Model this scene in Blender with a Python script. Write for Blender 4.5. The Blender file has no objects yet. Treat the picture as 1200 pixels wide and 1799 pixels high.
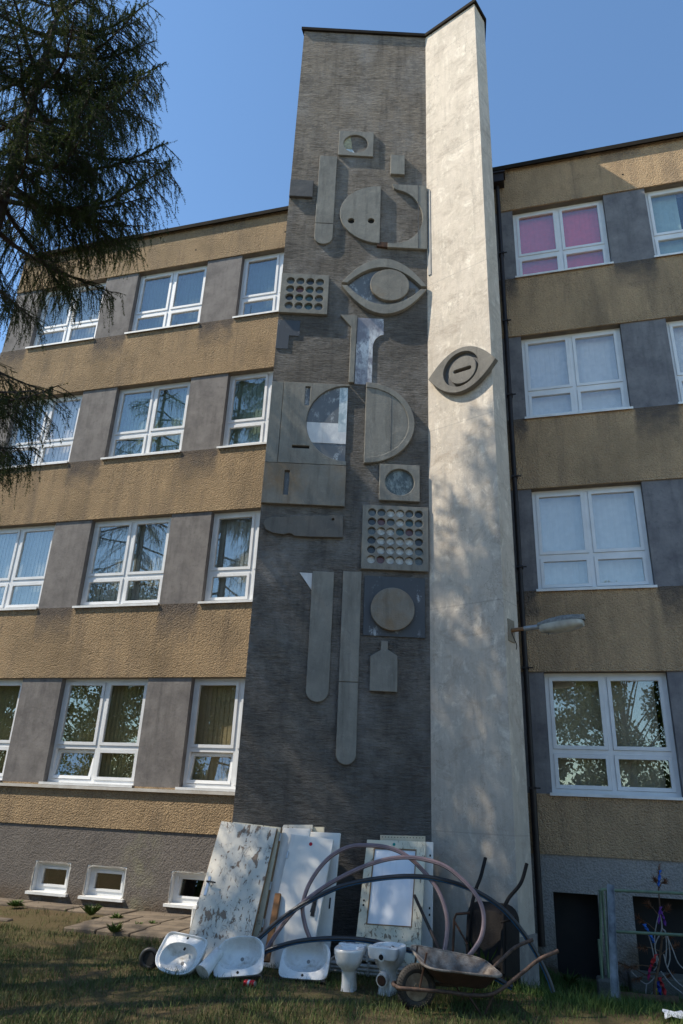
import bpy, bmesh, math, random
import numpy as np
from mathutils import Vector, Matrix
random.seed(7); rng = np.random.default_rng(11)
S = bpy.context.scene; COL = S.collection; rad = math.radians

# ------------------------------------------------------------------ camera
CAMZ, FPX = 1.78, 1239.73
def _rot(p, r, y):
    cy, sy, cp, sp, cr, sr = math.cos(y), math.sin(y), math.cos(p), math.sin(p), math.cos(r), math.sin(r)
    A = np.array([[cy, sy, 0], [-sy, cy, 0], [0, 0, 1]]); B = np.array([[1, 0, 0], [0, sp, -cp], [0, cp, sp]])
    return np.array([[cr, -sr, 0], [sr, cr, 0], [0, 0, 1]]) @ B @ A
RM = _rot(rad(22.437), rad(2.501), rad(16.260))
cam = bpy.data.cameras.new('camera'); camo = bpy.data.objects.new('camera', cam); COL.objects.link(camo)
camo.matrix_world = Matrix([[RM[0][i], -RM[1][i], -RM[2][i], (0, 0, CAMZ)[i]] for i in range(3)] + [[0, 0, 0, 1]])
cam.sensor_fit = 'VERTICAL'; cam.sensor_height = 36; cam.lens = 36 * FPX / 1799
cam.clip_start = .05; cam.clip_end = 2000
S.camera = camo
S.render.resolution_x, S.render.resolution_y = 683, 1024
# ------------------------------------------------------------------ sky and sun
SUND = Vector((2.0, 1.0, -2.64)).normalized()
EL = math.asin(-SUND.z); AZ = math.atan2(-SUND.x, -SUND.y)
w = bpy.data.worlds.new('World'); S.world = w; w.use_nodes = True
sk = w.node_tree.nodes.new('ShaderNodeTexSky'); sk.sky_type = 'NISHITA'; sk.sun_disc = False
sk.sun_elevation = EL; sk.sun_rotation = AZ; sk.altitude = 300; sk.air_density = 1.0; sk.dust_density = .1; sk.ozone_density = 1.3
bg = w.node_tree.nodes['Background']; bg.inputs[1].default_value = .15
wb_ = w.node_tree.nodes.new('ShaderNodeMix'); wb_.data_type = 'RGBA'; wb_.blend_type = 'MULTIPLY'; wb_.inputs[0].default_value = 1; wb_.inputs[7].default_value = (.84, 1.0, 1.06, 1)
w.node_tree.links.new(sk.outputs[0], wb_.inputs[6]); w.node_tree.links.new(wb_.outputs[2], bg.inputs[0])
sl = bpy.data.lights.new('sun', 'SUN'); sl.energy = 4.5; sl.angle = rad(.53); sl.color = (1, .90, .74)
so = bpy.data.objects.new('sun', sl); COL.objects.link(so); so.rotation_euler = SUND.to_track_quat('-Z', 'Y').to_euler(); so.location = (-20, -10, 30)
S.view_settings.view_transform = 'Standard'; S.view_settings.look = 'None'; S.view_settings.exposure = .6; S.view_settings.gamma = 1
S.render.engine = 'CYCLES'

# ------------------------------------------------------------------ pixel -> place helpers
def ray(x, y): return RM.T @ np.array([(x - 600) / FPX, (y - 899.5) / FPX, 1.])
def W(x, y, Y):
    d = ray(x, y); t = Y / d[1]; return Vector((d[0] * t, Y, CAMZ + d[2] * t))
def sst(a, b, x):
    t = min(1, max(0, (x - a) / (b - a))); return t * t * (3 - 2 * t)
def gz(x, y):                                       # ground height
    z = -.34 * sst(-.75, .15, x) * sst(8.7, 10.6, y)
    z += -.05 * sst(-4.2, -5.5, x) * sst(9.6, 8.8, y) if x < -4.2 else 0
    z += .035 * math.sin(x * 1.3 + y * .7) * math.sin(y * .9 - x * .4) * sst(9.0, 7.5, y)
    return z
def G(x, y):
    d = ray(x, y); z = 0.
    for _ in range(12):
        t = (z - CAMZ) / d[2]; z = gz(d[0] * t, d[1] * t)
    return Vector((d[0] * t, d[1] * t, z))
# tower plan: TL (left front edge), CR (crease), PR (right front edge), BK (back of the narrow return)
TL, CR, PR, BK = Vector((-4.069, 9.443)), Vector((-1.545, 10.210)), Vector((-.453, 9.752)), Vector((-.283, 10.17))
TOPZ = 17.30
class Face:                                         # a vertical wall face: u along, v up, n outwards
    def __init__(s, a, b):
        s.o = Vector((a.x, a.y, 0)); s.u = Vector((b.x - a.x, b.y - a.y, 0)).normalized(); s.n = Vector((s.u.y, -s.u.x, 0))
    def uv(s, px, py):
        d = Vector(ray(px, py)); c = Vector((0, 0, CAMZ)); t = (s.o - c).dot(s.n) / d.dot(s.n); p = c + d * t
        return ((p - s.o).dot(s.u), p.z)
    def p(s, u, v, n=0): return s.o + s.u * u + Vector((0, 0, v)) + s.n * n
GREY, WHITE = Face(TL, CR), Face(CR, PR)

# ------------------------------------------------------------------ object helpers
def tag(o, label=None, cat=None, group=None, kind=None):
    if label: o['label'] = label
    if cat: o['category'] = cat
    if group: o['group'] = group
    if kind: o['kind'] = kind
    return o
def empty(name, loc=(0, 0, 0), rot=None):
    o = bpy.data.objects.new(name, None); COL.objects.link(o); o.location = loc; o.empty_display_size = .1
    if rot is not None: o.rotation_euler = rot
    return o
def thing(name, label, cat, loc=(0, 0, 0), group=None, rot=None): return tag(empty(name, loc, rot), label, cat, group)
class MB:
    def __init__(s): s.v = []; s.f = []; s.sm = []
    def add(s, vs, fs, smooth=False):
        n = len(s.v); s.v += [tuple(x) for x in vs]; s.f += [tuple(i + n for i in f) for f in fs]; s.sm += [smooth] * len(fs); return s
    def box(s, x0, x1, y0, y1, z0, z1, M=None):
        vs = [Vector((x, y, z)) for x in (x0, x1) for y in (y0, y1) for z in (z0, z1)]
        if M is not None: vs = [M @ v for v in vs]
        return s.add(vs, [(0, 1, 3, 2), (4, 6, 7, 5), (0, 4, 5, 1), (2, 3, 7, 6), (0, 2, 6, 4), (1, 5, 7, 3)])
    def bar(s, a, b, w, h, up=Vector((0, 0, 1))):
        a, b = Vector(a), Vector(b); d = (b - a).normalized(); x = d.cross(up)
        x = x.normalized() if x.length > 1e-4 else Vector((1, 0, 0)); y = x.cross(d)
        vs = [p + x * (i * w / 2) + y * (j * h / 2) for p in (a, b) for i, j in ((-1, -1), (1, -1), (1, 1), (-1, 1))]
        return s.add(vs, [(0, 1, 2, 3), (7, 6, 5, 4), (0, 4, 5, 1), (1, 5, 6, 2), (2, 6, 7, 3), (3, 7, 4, 0)])
    def tube(s, pts, r, n=10, cap=True, closed=False):
        pts = [Vector(p) for p in pts]; m = len(pts); rs = r if isinstance(r, (list, tuple)) else [r] * m
        ref = None; vs = []
        for i, p in enumerate(pts):
            if closed: d = pts[(i + 1) % m] - pts[i - 1]
            else: d = pts[min(i + 1, m - 1)] - pts[max(i - 1, 0)]
            d.normalize()
            if ref is None:
                ref = d.orthogonal().normalized()
            ref = (ref - d * ref.dot(d)).normalized(); b = d.cross(ref)
            vs += [p + (ref * math.cos(2 * math.pi * k / n) + b * math.sin(2 * math.pi * k / n)) * rs[i] for k in range(n)]
        fs = []
        for i in range(m if closed else m - 1):
            j = (i + 1) % m
            fs += [(i * n + k, i * n + (k + 1) % n, j * n + (k + 1) % n, j * n + k) for k in range(n)]
        if cap and not closed: fs += [tuple(range(n))[::-1], tuple((m - 1) * n + k for k in range(n))]
        return s.add(vs, fs, True)
    def rings(s, rings, cap0=True, cap1=True, smooth=True):
        n = len(rings[0]); fs = []
        for i in range(len(rings) - 1):
            fs += [(i * n + k, i * n + (k + 1) % n, (i + 1) * n + (k + 1) % n, (i + 1) * n + k) for k in range(n)]
        if cap0: fs.append(tuple(range(n))[::-1])
        if cap1: fs.append(tuple((len(rings) - 1) * n + k for k in range(n)))
        return s.add([p for r in rings for p in r], fs, smooth)
    def build(s, name, mat, parent=None, origin=None, local=False, bevel=0, fix=True):
        me = bpy.data.meshes.new(name)
        off = Vector((0, 0, 0))
        if parent is not None and not local:
            q = parent
            while q is not None: off = off + q.location; q = q.parent
        if origin is not None: off = off + Vector(origin)
        me.from_pydata([(v[0] - off.x, v[1] - off.y, v[2] - off.z) for v in s.v], [], s.f)
        me.polygons.foreach_set('use_smooth', s.sm)
        if fix or bevel:
            bm = bmesh.new(); bm.from_mesh(me)
            if fix: bmesh.ops.recalc_face_normals(bm, faces=bm.faces)
            if bevel: bmesh.ops.bevel(bm, geom=[e for e in bm.edges if len(e.link_faces) == 2 and e.calc_face_angle(0) > .6], offset=bevel, segments=1, affect='EDGES', clamp_overlap=True)
            bm.to_mesh(me); bm.free()
        if any(s.sm) and hasattr(me, 'set_sharp_from_angle'): me.set_sharp_from_angle(angle=rad(42))
        me.materials.append(mat); me.update()
        o = bpy.data.objects.new(name, me); COL.objects.link(o)
        if parent is not None: o.parent = parent
        if origin is not None: o.location = Vector(origin) if parent is None else Vector(origin)
        return o
def spline(pts, n=8):                               # Catmull-Rom
    P = [Vector(p) for p in pts]; P = [P[0] * 2 - P[1]] + P + [P[-1] * 2 - P[-2]]; out = []
    for i in range(1, len(P) - 2):
        for k in range(n):
            t = k / n; a, b, c, d = P[i - 1:i + 3]
            out.append(.5 * ((2 * b) + (c - a) * t + (2 * a - 5 * b + 4 * c - d) * t * t + (3 * b - a - 3 * c + d) * t ** 3))
    return out + [P[-2]]
def raw_mesh(name, V, F, mat, parent=None, loc=None):  # numpy triangles
    me = bpy.data.meshes.new(name); me.vertices.add(len(V)); me.vertices.foreach_set('co', V.astype(np.float32).ravel())
    me.loops.add(F.size); me.loops.foreach_set('vertex_index', F.astype(np.int32).ravel())
    me.polygons.add(len(F)); me.polygons.foreach_set('loop_start', np.arange(0, F.size, F.shape[1], dtype=np.int32))
    me.update(calc_edges=True); me.materials.append(mat)
    o = bpy.data.objects.new(name, me); COL.objects.link(o)
    if parent: o.parent = parent
    if loc is not None: o.location = loc
    return o

# ------------------------------------------------------------------ materials
class NT:
    def __init__(s, name):
        s.m = bpy.data.materials.new(name); s.m.use_nodes = True; s.t = s.m.node_tree; s.p = s.t.nodes['Principled BSDF']; s._o = None
    def n(s, k, **kw):
        x = s.t.nodes.new(k)
        for a, b in kw.items(): setattr(x, a, b)
        return x
    def l(s, a, b): s.t.links.new(a, b)
    def set(s, sock, v):
        if hasattr(v, 'links'): s.l(v, sock)
        elif isinstance(v, (tuple, list)) and len(v) == 3 and sock.type == 'RGBA': sock.default_value = (*v, 1)
        else: sock.default_value = v
    def co(s):
        if s._o is None: s._o = s.n('ShaderNodeTexCoord').outputs['Object']
        return s._o
    def wpos(s): return s.n('ShaderNodeNewGeometry').outputs['Position']
    def mapped(s, sc, src=None):
        m = s.n('ShaderNodeMapping'); m.inputs['Scale'].default_value = sc if isinstance(sc, (tuple, list)) else (sc,) * 3
        s.l(src or s.co(), m.inputs['Vector']); return m.outputs[0]
    def noise(s, sc, detail=4, rough=.55, src=None, dist=0):
        x = s.n('ShaderNodeTexNoise'); x.inputs['Scale'].default_value = 1; x.inputs['Detail'].default_value = detail; x.inputs['Roughness'].default_value = rough; x.inputs['Distortion'].default_value = dist
        s.l(s.mapped(sc, src), x.inputs['Vector']); return x.outputs['Fac']
    def voro(s, sc, feature='F1', src=None):
        x = s.n('ShaderNodeTexVoronoi'); x.feature = feature; x.inputs['Scale'].default_value = 1; s.l(s.mapped(sc, src), x.inputs['Vector']); return x.outputs['Distance']
    def ramp(s, f, lo, hi, a=0., b=1.):
        x = s.n('ShaderNodeMapRange'); x.clamp = True
        for i, v in enumerate((f, lo, hi, a, b)): s.set(x.inputs[i], v)
        return x.outputs[0]
    def math(s, op, a, b=0., c=None):
        x = s.n('ShaderNodeMath', operation=op); s.set(x.inputs[0], a); s.set(x.inputs[1], b)
        if c is not None: s.set(x.inputs[2], c)
        return x.outputs[0]
    def mix(s, f, a, b, mode='MIX'):
        x = s.n('ShaderNodeMix'); x.data_type = 'RGBA'; x.blend_type = mode; s.set(x.inputs[0], f); s.set(x.inputs[6], a); s.set(x.inputs[7], b); return x.outputs[2]
    def sep(s, v):
        x = s.n('ShaderNodeSeparateXYZ'); s.l(v, x.inputs[0]); return x.outputs
    def bump(s, h, dist=.01, strength=1., prev=None):
        x = s.n('ShaderNodeBump'); x.inputs['Strength'].default_value = strength; x.inputs['Distance'].default_value = dist; s.set(x.inputs['Height'], h)
        if prev: s.l(prev, x.inputs['Normal'])
        s.l(x.outputs[0], s.p.inputs['Normal']); return x.outputs[0]
    def out(s, col=None, rough=.8, metal=0., spec=.3):
        if col is not None: s.set(s.p.inputs['Base Color'], col)
        s.set(s.p.inputs['Roughness'], rough); s.p.inputs['Metallic'].default_value = metal; s.p.inputs['Specular IOR Level'].default_value = spec
        return s.m
def simple(name, c1, c2=None, sc=6, rough=.8, metal=0., spec=.3, bump=0, bsc=60, detail=4):
    t = NT(name); c2 = c2 or tuple(x * .7 for x in c1)
    f = t.ramp(t.noise(sc, detail), .32, .68)
    if bump: t.bump(t.noise(bsc, 3), bump)
    return t.out(t.mix(f, c1, c2), rough, metal, spec)

def m_roughcast(name, c1, c2, x0, per, pw, stain=True):
    t = NT(name); P = t.wpos(); X, Y, Z = t.sep(P)
    big = t.ramp(t.noise(.9, 5, .6, P), .3, .7); mid = t.noise(9, 4, .6, P); fine = t.noise(62, 3, .6, P); grain = t.voro(29, 'F1', P)
    c = t.mix(big, c1, c2); c = t.mix(t.ramp(fine, .3, .62, .5, 0), c, tuple(x * .38 for x in c1))
    c = t.mix(t.ramp(t.noise((2.6, 2.6, .35), 5, .65, P), .48, .72, 0, .5), c, (.12, .10, .085))
    crk = t.math('MULTIPLY', t.ramp(t.noise(.6, 3, .5, P), .48, .56), t.ramp(t.math('ABSOLUTE', t.math('SUBTRACT', t.noise((1.1, 1.1, .7), 7, .68, P, .3), .5)), .0, .004, .8, 0))
    c = t.mix(crk, c, tuple(x * .2 for x in c1))
    c = t.mix(t.ramp(t.noise((11, 11, .5), 4, .6, P), .60, .74, 0, .35), c, (.15, .12, .095))
    c = t.mix(t.ramp(t.noise(.45, 5, .7, P), .5, .66, 0, .45), c, tuple(x * .62 for x in c2))
    c = t.mix(t.ramp(t.noise((1.7, 1.7, 1.2), 6, .75, P, .7), .60, .70, 0, .3), c, tuple(min(1, x * 1.35) for x in c1))
    if stain:
        wob = t.math('MULTIPLY_ADD', t.noise(5, 4, .6, P), .5, -.25)
        xx = t.math('MULTIPLY', t.math('FRACT', t.math('DIVIDE', t.math('SUBTRACT', t.math('ADD', X, t.math('MULTIPLY', wob, .35)), x0), per)), per)
        inx = t.math('MULTIPLY', t.ramp(xx, 0, .06), t.ramp(xx, pw - .06, pw + .03, 1, 0))
        zz = t.math('MULTIPLY', t.math('FRACT', t.math('DIVIDE', t.math('SUBTRACT', 11.86, Z), 3.31)), 3.31)
        inz = t.ramp(t.math('ADD', zz, t.math('MULTIPLY', wob, 1.6)), .12, .75, .82, 0)
        hi = t.ramp(Z, 4.0, 4.1)
        c = t.mix(t.math('MULTIPLY', t.math('MULTIPLY', inx, inz), hi), c, (.085, .078, .078))
    h = t.math('ADD', t.math('MULTIPLY', fine, .45), t.math('ADD', t.math('MULTIPLY', mid, .35), t.math('MULTIPLY', t.math('ADD', grain, t.voro(58, 'F1', P)), -.5)))
    t.bump(h, .042, .95)
    return t.out(c, .95, spec=.1)
BROWN = m_roughcast('roughcast_ochre', (.43, .31, .188), (.33, .243, .152), -7.08, 2.76, .89)
BROWN_R = m_roughcast('roughcast_ochre_shade_lift', (.58, .405, .245), (.46, .33, .205), 1.86, 2.62, .79)  # right wing copy made brighter: extra fill light in the shade put into colour
def m_plinth(name, c1, c2):
    t = NT(name); P = t.wpos(); X, Y, Z = t.sep(P)
    c = t.mix(t.ramp(t.noise(1.6, 5, .6, P), .3, .7), c1, c2); fine = t.noise(38, 3, .6, P)
    c = t.mix(t.ramp(fine, .3, .6, .55, 0), c, tuple(x * .35 for x in c1))
    c = t.mix(t.math('MULTIPLY', t.ramp(Z, .35, .0), t.ramp(t.noise(3, 4, .6, P), .3, .6)), c, (.115, .085, .06))
    g = t.math('MULTIPLY', t.ramp(t.math('ABSOLUTE', t.math('ADD', X, 6.75)), .0, .45, 1, 0), t.ramp(t.noise(4.5, 4, .6, P), .4, .65, 0, .55))
    c = t.mix(g, c, (.27, .26, .17))
    t.bump(t.math('ADD', fine, t.math('MULTIPLY', t.noise(10, 3, .5, P), .6)), .028, .85); return t.out(c, .95, spec=.1)
PLINTH = m_plinth('plinth_render_grey', (.20, .178, .16), (.15, .135, .125))
PLINTH_R = m_plinth('plinth_render_pale', (.37, .35, .33), (.29, .275, .262))
def m_plaster(name, c1, c2, dark, P2=3., streak=.5):
    t = NT(name); P = t.wpos()
    c = t.mix(t.ramp(t.noise(P2, 6, .65, P), .3, .7), c1, c2)
    c = t.mix(t.ramp(t.noise((7, 7, .9), 5, .65, P), .5, .75, 0, streak), c, dark)
    c = t.mix(t.ramp(t.noise(14, 5, .7, P), .55, .72, 0, .45), c, dark)
    t.bump(t.noise(22, 5, .6, P), .008, .6); return t.out(c, .88, spec=.2)
PIER = m_plaster('pier_plaster_warm_grey', (.22, .205, .195), (.125, .116, .114), (.07, .065, .066))
PIER_R = m_plaster('pier_plaster_cool_grey', (.225, .218, .22), (.125, .122, .132), (.075, .075, .082))
REVEAL = simple('reveal_plaster', (.19, .16, .12), (.13, .11, .09), 5, .9, bump=.006)
def m_combed():
    t = NT('tower_combed_render'); P = t.wpos(); X, Y, Z = t.sep(P)
    l1 = t.noise((6, 6, 50), 4, .66, P, .7); l2 = t.noise((3.2, 3.2, 13), 5, .65, P, .5); pit = t.noise((26, 26, 40), 4, .7, P)
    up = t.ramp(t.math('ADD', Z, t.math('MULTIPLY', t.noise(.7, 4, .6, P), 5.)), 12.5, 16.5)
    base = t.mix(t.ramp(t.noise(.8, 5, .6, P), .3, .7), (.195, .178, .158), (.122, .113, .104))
    base = t.mix(t.math('MULTIPLY', up, .8), base, (.28, .24, .195))  # warmer, lighter top of the wall: grazing sunlight put into the colour
    base = t.mix(t.math('MULTIPLY', t.ramp(l1, .36, .56, .85, 0), t.ramp(t.noise(2.4, 4, .6, P), .3, .6, .35, 1.)), base, (.064, .058, .053))
    base = t.mix(t.ramp(pit, .60, .70, 0, .45), base, (.05, .05, .052))
    base = t.mix(t.ramp(t.noise((6.5, 6.5, .55), 5, .65, P), .50, .70, 0, .5), base, (.056, .053, .052))
    base = t.mix(t.ramp(t.noise((1.4, 1.4, .8), 5, .65, P), .48, .72, 0, .65), base, (.27, .26, .25))
    base = t.mix(t.ramp(t.noise(3.5, 6, .75, P, .6), .5, .64, 0, .45), base, (.085, .08, .077)); base = t.mix(t.ramp(t.noise((1.2, 1.2, 2.6), 6, .75, P, .6), .58, .70, 0, .5), base, (.28, .26, .235))
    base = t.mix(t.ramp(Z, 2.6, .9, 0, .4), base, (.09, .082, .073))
    t.bump(t.math('ADD', t.math('ADD', t.math('MULTIPLY', l1, t.ramp(t.noise((1.6, 1.6, 2.4), 4, .65, P), .36, .62, .12, 1.15)), t.math('MULTIPLY', l2, .9)), t.math('MULTIPLY', pit, .6)), .045, .9)
    return t.out(base, .92, spec=.15)
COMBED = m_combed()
def m_white():
    t = NT('tower_pale_plaster'); P = t.wpos(); X, Y, Z = t.sep(P)
    c = t.mix(t.ramp(t.noise(1.1, 6, .65, P), .3, .7), (.66, .58, .485), (.52, .455, .38))
    c = t.mix(t.ramp(t.noise((3.2, 3.2, 1.5), 6, .7, P), .46, .72, 0, .65), c, (.42, .37, .30))
    low = t.ramp(t.math('ADD', Z, t.math('MULTIPLY', t.noise(1.1, 4, .6, P), 3)), 12.2, 9.5)
    c = t.mix(t.math('MULTIPLY', low, t.ramp(t.noise((2.4, 2.4, 1.0), 6, .7, P), .38, .66, .15, .8)), c, (.40, .365, .325))  # patchy darker tone below the eye: dappled tree shade painted in
    c = t.mix(t.ramp(t.noise((15, 15, 3), 5, .7, P), .55, .75, 0, .45), c, (.27, .245, .215))
    c = t.mix(t.ramp(t.noise((5, 5, 3.5), 6, .75, P, .6), .54, .70, 0, .75), c, (.80, .73, .62))
    c = t.mix(t.ramp(t.noise((2.0, 2.0, 3.0), 6, .75, P, .8), .52, .68, 0, .75), c, (.36, .305, .25))
    c = t.mix(t.ramp(Z, 3.2, .6, 0, .5), c, (.29, .265, .235))
    seam = t.math('MULTIPLY', t.ramp(t.math('ABSOLUTE', t.math('SUBTRACT', t.math('FRACT', t.math('DIVIDE', Z, 3.0)), .5)), 0, .004, .4, 0), 1.)
    c = t.mix(t.ramp(t.noise((9, 9, .45), 5, .65, P), .54, .74, 0, .4), c, (.30, .265, .225)); c = t.mix(t.math('MULTIPLY', t.ramp(t.noise((1.5, 1.5, 1.5), 2, .5, P), .45, .6), t.ramp(t.math('ABSOLUTE', t.math('SUBTRACT', t.noise((2.2, 2.2, 1.3), 7, .7, P, .4), .5)), .0, .006, .7, 0)), c, (.15, .13, .11))
    c = t.mix(seam, c, (.2, .19, .18))
    t.bump(t.math('ADD', t.noise(9, 6, .7, P), t.math('MULTIPLY', t.noise((40, 40, 8), 4, .6, P), .3)), .016, .7); return t.out(c, .85, spec=.2)
PALE = m_white()
def m_concrete(name, c1, c2, streak=.5, rust=0.):
    t = NT(name); P = t.wpos()
    c = t.mix(t.ramp(t.noise(2.0, 5, .65, P), .3, .7), c1, c2)
    c = t.mix(t.ramp(t.noise((9, 9, .9), 4, .6, P), .52, .72, 0, streak), c, tuple(x * .5 for x in c2))
    c = t.mix(t.ramp(t.noise((11, 11, 5), 5, .7, P), .5, .75, 0, .22), c, tuple(min(1, x * 1.5) for x in c1))
    if rust: c = t.mix(t.ramp(t.noise(1.3, 4, .6, P), .5, .68, 0, rust), c, (.21, .13, .062))
    c = t.mix(t.ramp(t.noise(26, 5, .75, P), .62, .72, 0, .5), c, tuple(x * .35 for x in c2)); c = t.mix(t.ramp(t.noise(7, 6, .75, P, .5), .56, .72, 0, .35), c, tuple(min(1, x * 1.4) for x in c1))
    t.bump(t.math('ADD', t.noise(40, 4, .6, P), t.math('MULTIPLY', t.noise(6, 4, .6, P), 2.)), .006, .7); return t.out(c, .85, spec=.25)
PLATE = m_concrete('relief_concrete', (.245, .235, .207), (.165, .16, .145))
PLATE_D = m_concrete('relief_concrete_dark', (.115, .115, .115), (.085, .085, .088))
PLATE_R = m_concrete('relief_concrete_rusty', (.24, .222, .19), (.16, .152, .135), .5, .6)
def m_flake(name, under, paint, lo, hi, rough=.55):   # worn enamel on sheet metal
    t = NT(name); P = t.wpos()
    f = t.ramp(t.noise((9, 9, 5), 7, .75, P), lo, hi); f2 = t.ramp(t.noise(1.7, 4, .6, P), .35, .6)
    c = t.mix(t.math('MULTIPLY', f, f2), under, paint); c = t.mix(t.ramp(t.noise((14, 14, 1.2), 4, .6, P), .55, .75, 0, .4), c, tuple(x * .55 for x in under))
    t.bump(f, .002, .5); return t.out(c, rough, 0, .4)
ENAMEL_B = m_flake('worn_blue_grey_enamel', (.125, .135, .148), (.44, .46, .47), .52, .60)
ENAMEL_W = m_flake('worn_white_enamel', (.55, .55, .56), (.74, .73, .71), .40, .55)
ENAMEL_P = m_flake('worn_pale_blue_enamel', (.33, .41, .45), (.68, .72, .72), .44, .54)
ENAMEL_N = m_flake('worn_navy_enamel', (.058, .064, .074), (.38, .42, .46), .60, .67)
ENAMEL_T = m_flake('worn_violet_grey_enamel', (.20, .20, .235), (.60, .62, .64), .42, .54)
GLASSY = {k: simple('glazed_' + k, c, tuple(x * .55 for x in c), 25, .25, spec=.6) for k, c in dict(white=(.62, .62, .58), teal=(.07, .13, .14), grey=(.13, .15, .155), dark=(.045, .05, .055), red=(.15, .06, .055), yellow=(.40, .36, .20)).items()}
BLACKH = simple('hole_shadow_black', (.012, .011, .011), (.02, .018, .016), 9, .95)  # near-black colour paints the shade inside holes and slots
COPING = simple('coping_dark_metal', (.016, .014, .012), (.026, .022, .018), 3, .95, 0, .1)
RUST = simple('rusty_steel', (.10, .05, .03), (.045, .028, .022), 14, .8, .2, bump=.003)
RUSTPALE = simple('weathered_tube_rust', (.15, .095, .07), (.055, .04, .034), 22, .7, .3, bump=.002)
PVC = simple('white_pvc', (.72, .73, .74), (.64, .65, .66), 4, .35, spec=.45)
SILLM = simple('white_sill_metal', (.74, .75, .75), (.60, .60, .59), 5, .45)
PIPEBLACK = simple('downpipe_black_paint', (.016, .014, .015), (.03, .022, .02), 9, .5)
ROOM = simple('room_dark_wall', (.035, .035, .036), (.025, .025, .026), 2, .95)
def m_glass():
    t = NT('window_glass'); o = t.t.nodes['Material Output']; t.t.nodes.remove(t.p)
    g = t.n('ShaderNodeBsdfGlossy'); g.inputs['Roughness'].default_value = .004; g.inputs['Color'].default_value = (1, .98, .94, 1)
    tr = t.n('ShaderNodeBsdfTransparent'); tr.inputs['Color'].default_value = (.93, .93, .92, 1)
    lw = t.n('ShaderNodeLayerWeight'); lw.inputs['Blend'].default_value = .5
    fr = t.math('MULTIPLY_ADD', t.math('POWER', lw.outputs['Facing'], 4.), .8, .13)
    b = t.n('ShaderNodeBump'); b.inputs['Strength'].default_value = .05; b.inputs['Distance'].default_value = .01; t.l(t.noise(1.6, 2, .4), b.inputs['Height']); t.l(b.outputs[0], g.inputs['Normal'])
    m = t.n('ShaderNodeMixShader'); t.l(fr, m.inputs[0]); t.l(tr.outputs[0], m.inputs[1]); t.l(g.outputs[0], m.inputs[2]); t.l(m.outputs[0], o.inputs[0]); return t.m
GLASS = m_glass()
def fabric(name, c): return simple('blind_' + name, c, tuple(x * .86 for x in c), 12, .9)
FAB = dict(olive=fabric('olive', (.42, .38, .20)), beige=fabric('beige', (.50, .42, .25)), teal=fabric('teal', (.30, .43, .39)), blue=fabric('blue_grey', (.44, .48, .47)), dark=fabric('dark', (.10, .17, .165)),
           pink=fabric('pink', (.95, .12, .20)), white=fabric('white', (.90, .86, .84)), pale=fabric('pale_grey', (.80, .77, .73)), cream=fabric('cream', (.48, .43, .32)), aqua=fabric('aqua', (.42, .58, .56)))
def m_ground():
    t = NT('soil_and_dry_turf'); P = t.wpos(); X, Y, Z = t.sep(P)
    c = t.mix(t.ramp(t.noise(1.1, 5, .65, P), .35, .65), (.11, .08, .048), (.075, .075, .032))
    c = t.mix(t.ramp(t.noise(16, 4, .7, P), .4, .65), c, (.11, .085, .05)); c = t.mix(t.ramp(t.noise(60, 3, .6, P), .5, .7, 0, .5), c, (.03, .026, .016))
    t.bump(t.noise(30, 5, .7, P), .03); return t.out(c, 1, spec=.05)
SOIL = m_ground()
SLAB = simple('paving_concrete', (.19, .15, .11), (.085, .068, .052), 4, .95, bump=.006, bsc=50, detail=6)
def m_grass(name, a, b, c):
    t = NT(name); P = t.wpos()
    i = t.n('ShaderNodeNewGeometry').outputs['Random Per Island']
    col = t.mix(t.ramp(t.math('ADD', t.noise(.8, 4, .6, P), t.math('MULTIPLY_ADD', i, .5, -.25)), .32, .62), a, b); col = t.mix(t.ramp(i, .78, .95), col, c)
    X, Y, Z = t.sep(P)
    col = t.mix(t.math('MULTIPLY', t.ramp(X, -1.6, -.3), t.ramp(Y, 7.6, 8.8)), col, (.055, .095, .022))
    t.p.inputs['Subsurface Weight'].default_value = 0
    return t.out(col, .75, spec=.2)
GRASS = m_grass('turf_blades', (.085, .098, .032), (.058, .098, .024), (.18, .155, .08))
WEED = m_grass('weed_leaves', (.08, .14, .03), (.06, .11, .025), (.14, .16, .05))

# ------------------------------------------------------------------ ground
def make_ground():
    xs = np.concatenate([np.linspace(-300, -16, 14), np.linspace(-14, 8, 111), np.linspace(10, 300, 14)]); ys = np.concatenate([np.linspace(-300, -6, 12), np.linspace(-4, 13.2, 87), np.linspace(15, 300, 10)])
    V = np.array([(x, y, gz(x, y) + .012 * math.sin(x * 7.1 + y * 3.3) * math.sin(y * 6.3 - x * 2.2)) for y in ys for x in xs]); n = len(xs)
    F = np.array([(j * n + i, j * n + i + 1, (j + 1) * n + i + 1, (j + 1) * n + i) for j in range(len(ys) - 1) for i in range(n - 1)])
    o = raw_mesh('ground', V, F, SOIL); o.data.polygons.foreach_set('use_smooth', [True] * len(F)); tag(o, kind='structure', label='patchy lawn ground in front of the school building', cat='ground')
make_ground()
yard = MB().add([(-45, -60, .03), (45, -60, .03), (45, 2.2, .03), (-45, 2.2, .03)], [(0, 1, 2, 3)]).build('yard', simple('bounce_gravel', (.50, .42, .31), (.40, .335, .25), 1.5, .95, bump=.01), fix=False); tag(yard, 'unseen pale gravel sheet added to bounce warm light onto the walls', 'yard', kind='structure')  # unseen sheet added as a warm reflector for the shaded walls
apron = tag(empty('pavement', (-6.5, 10.8, 0)), 'concrete slab pavement along the foot of the left wing', 'pavement', kind='structure')
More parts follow.
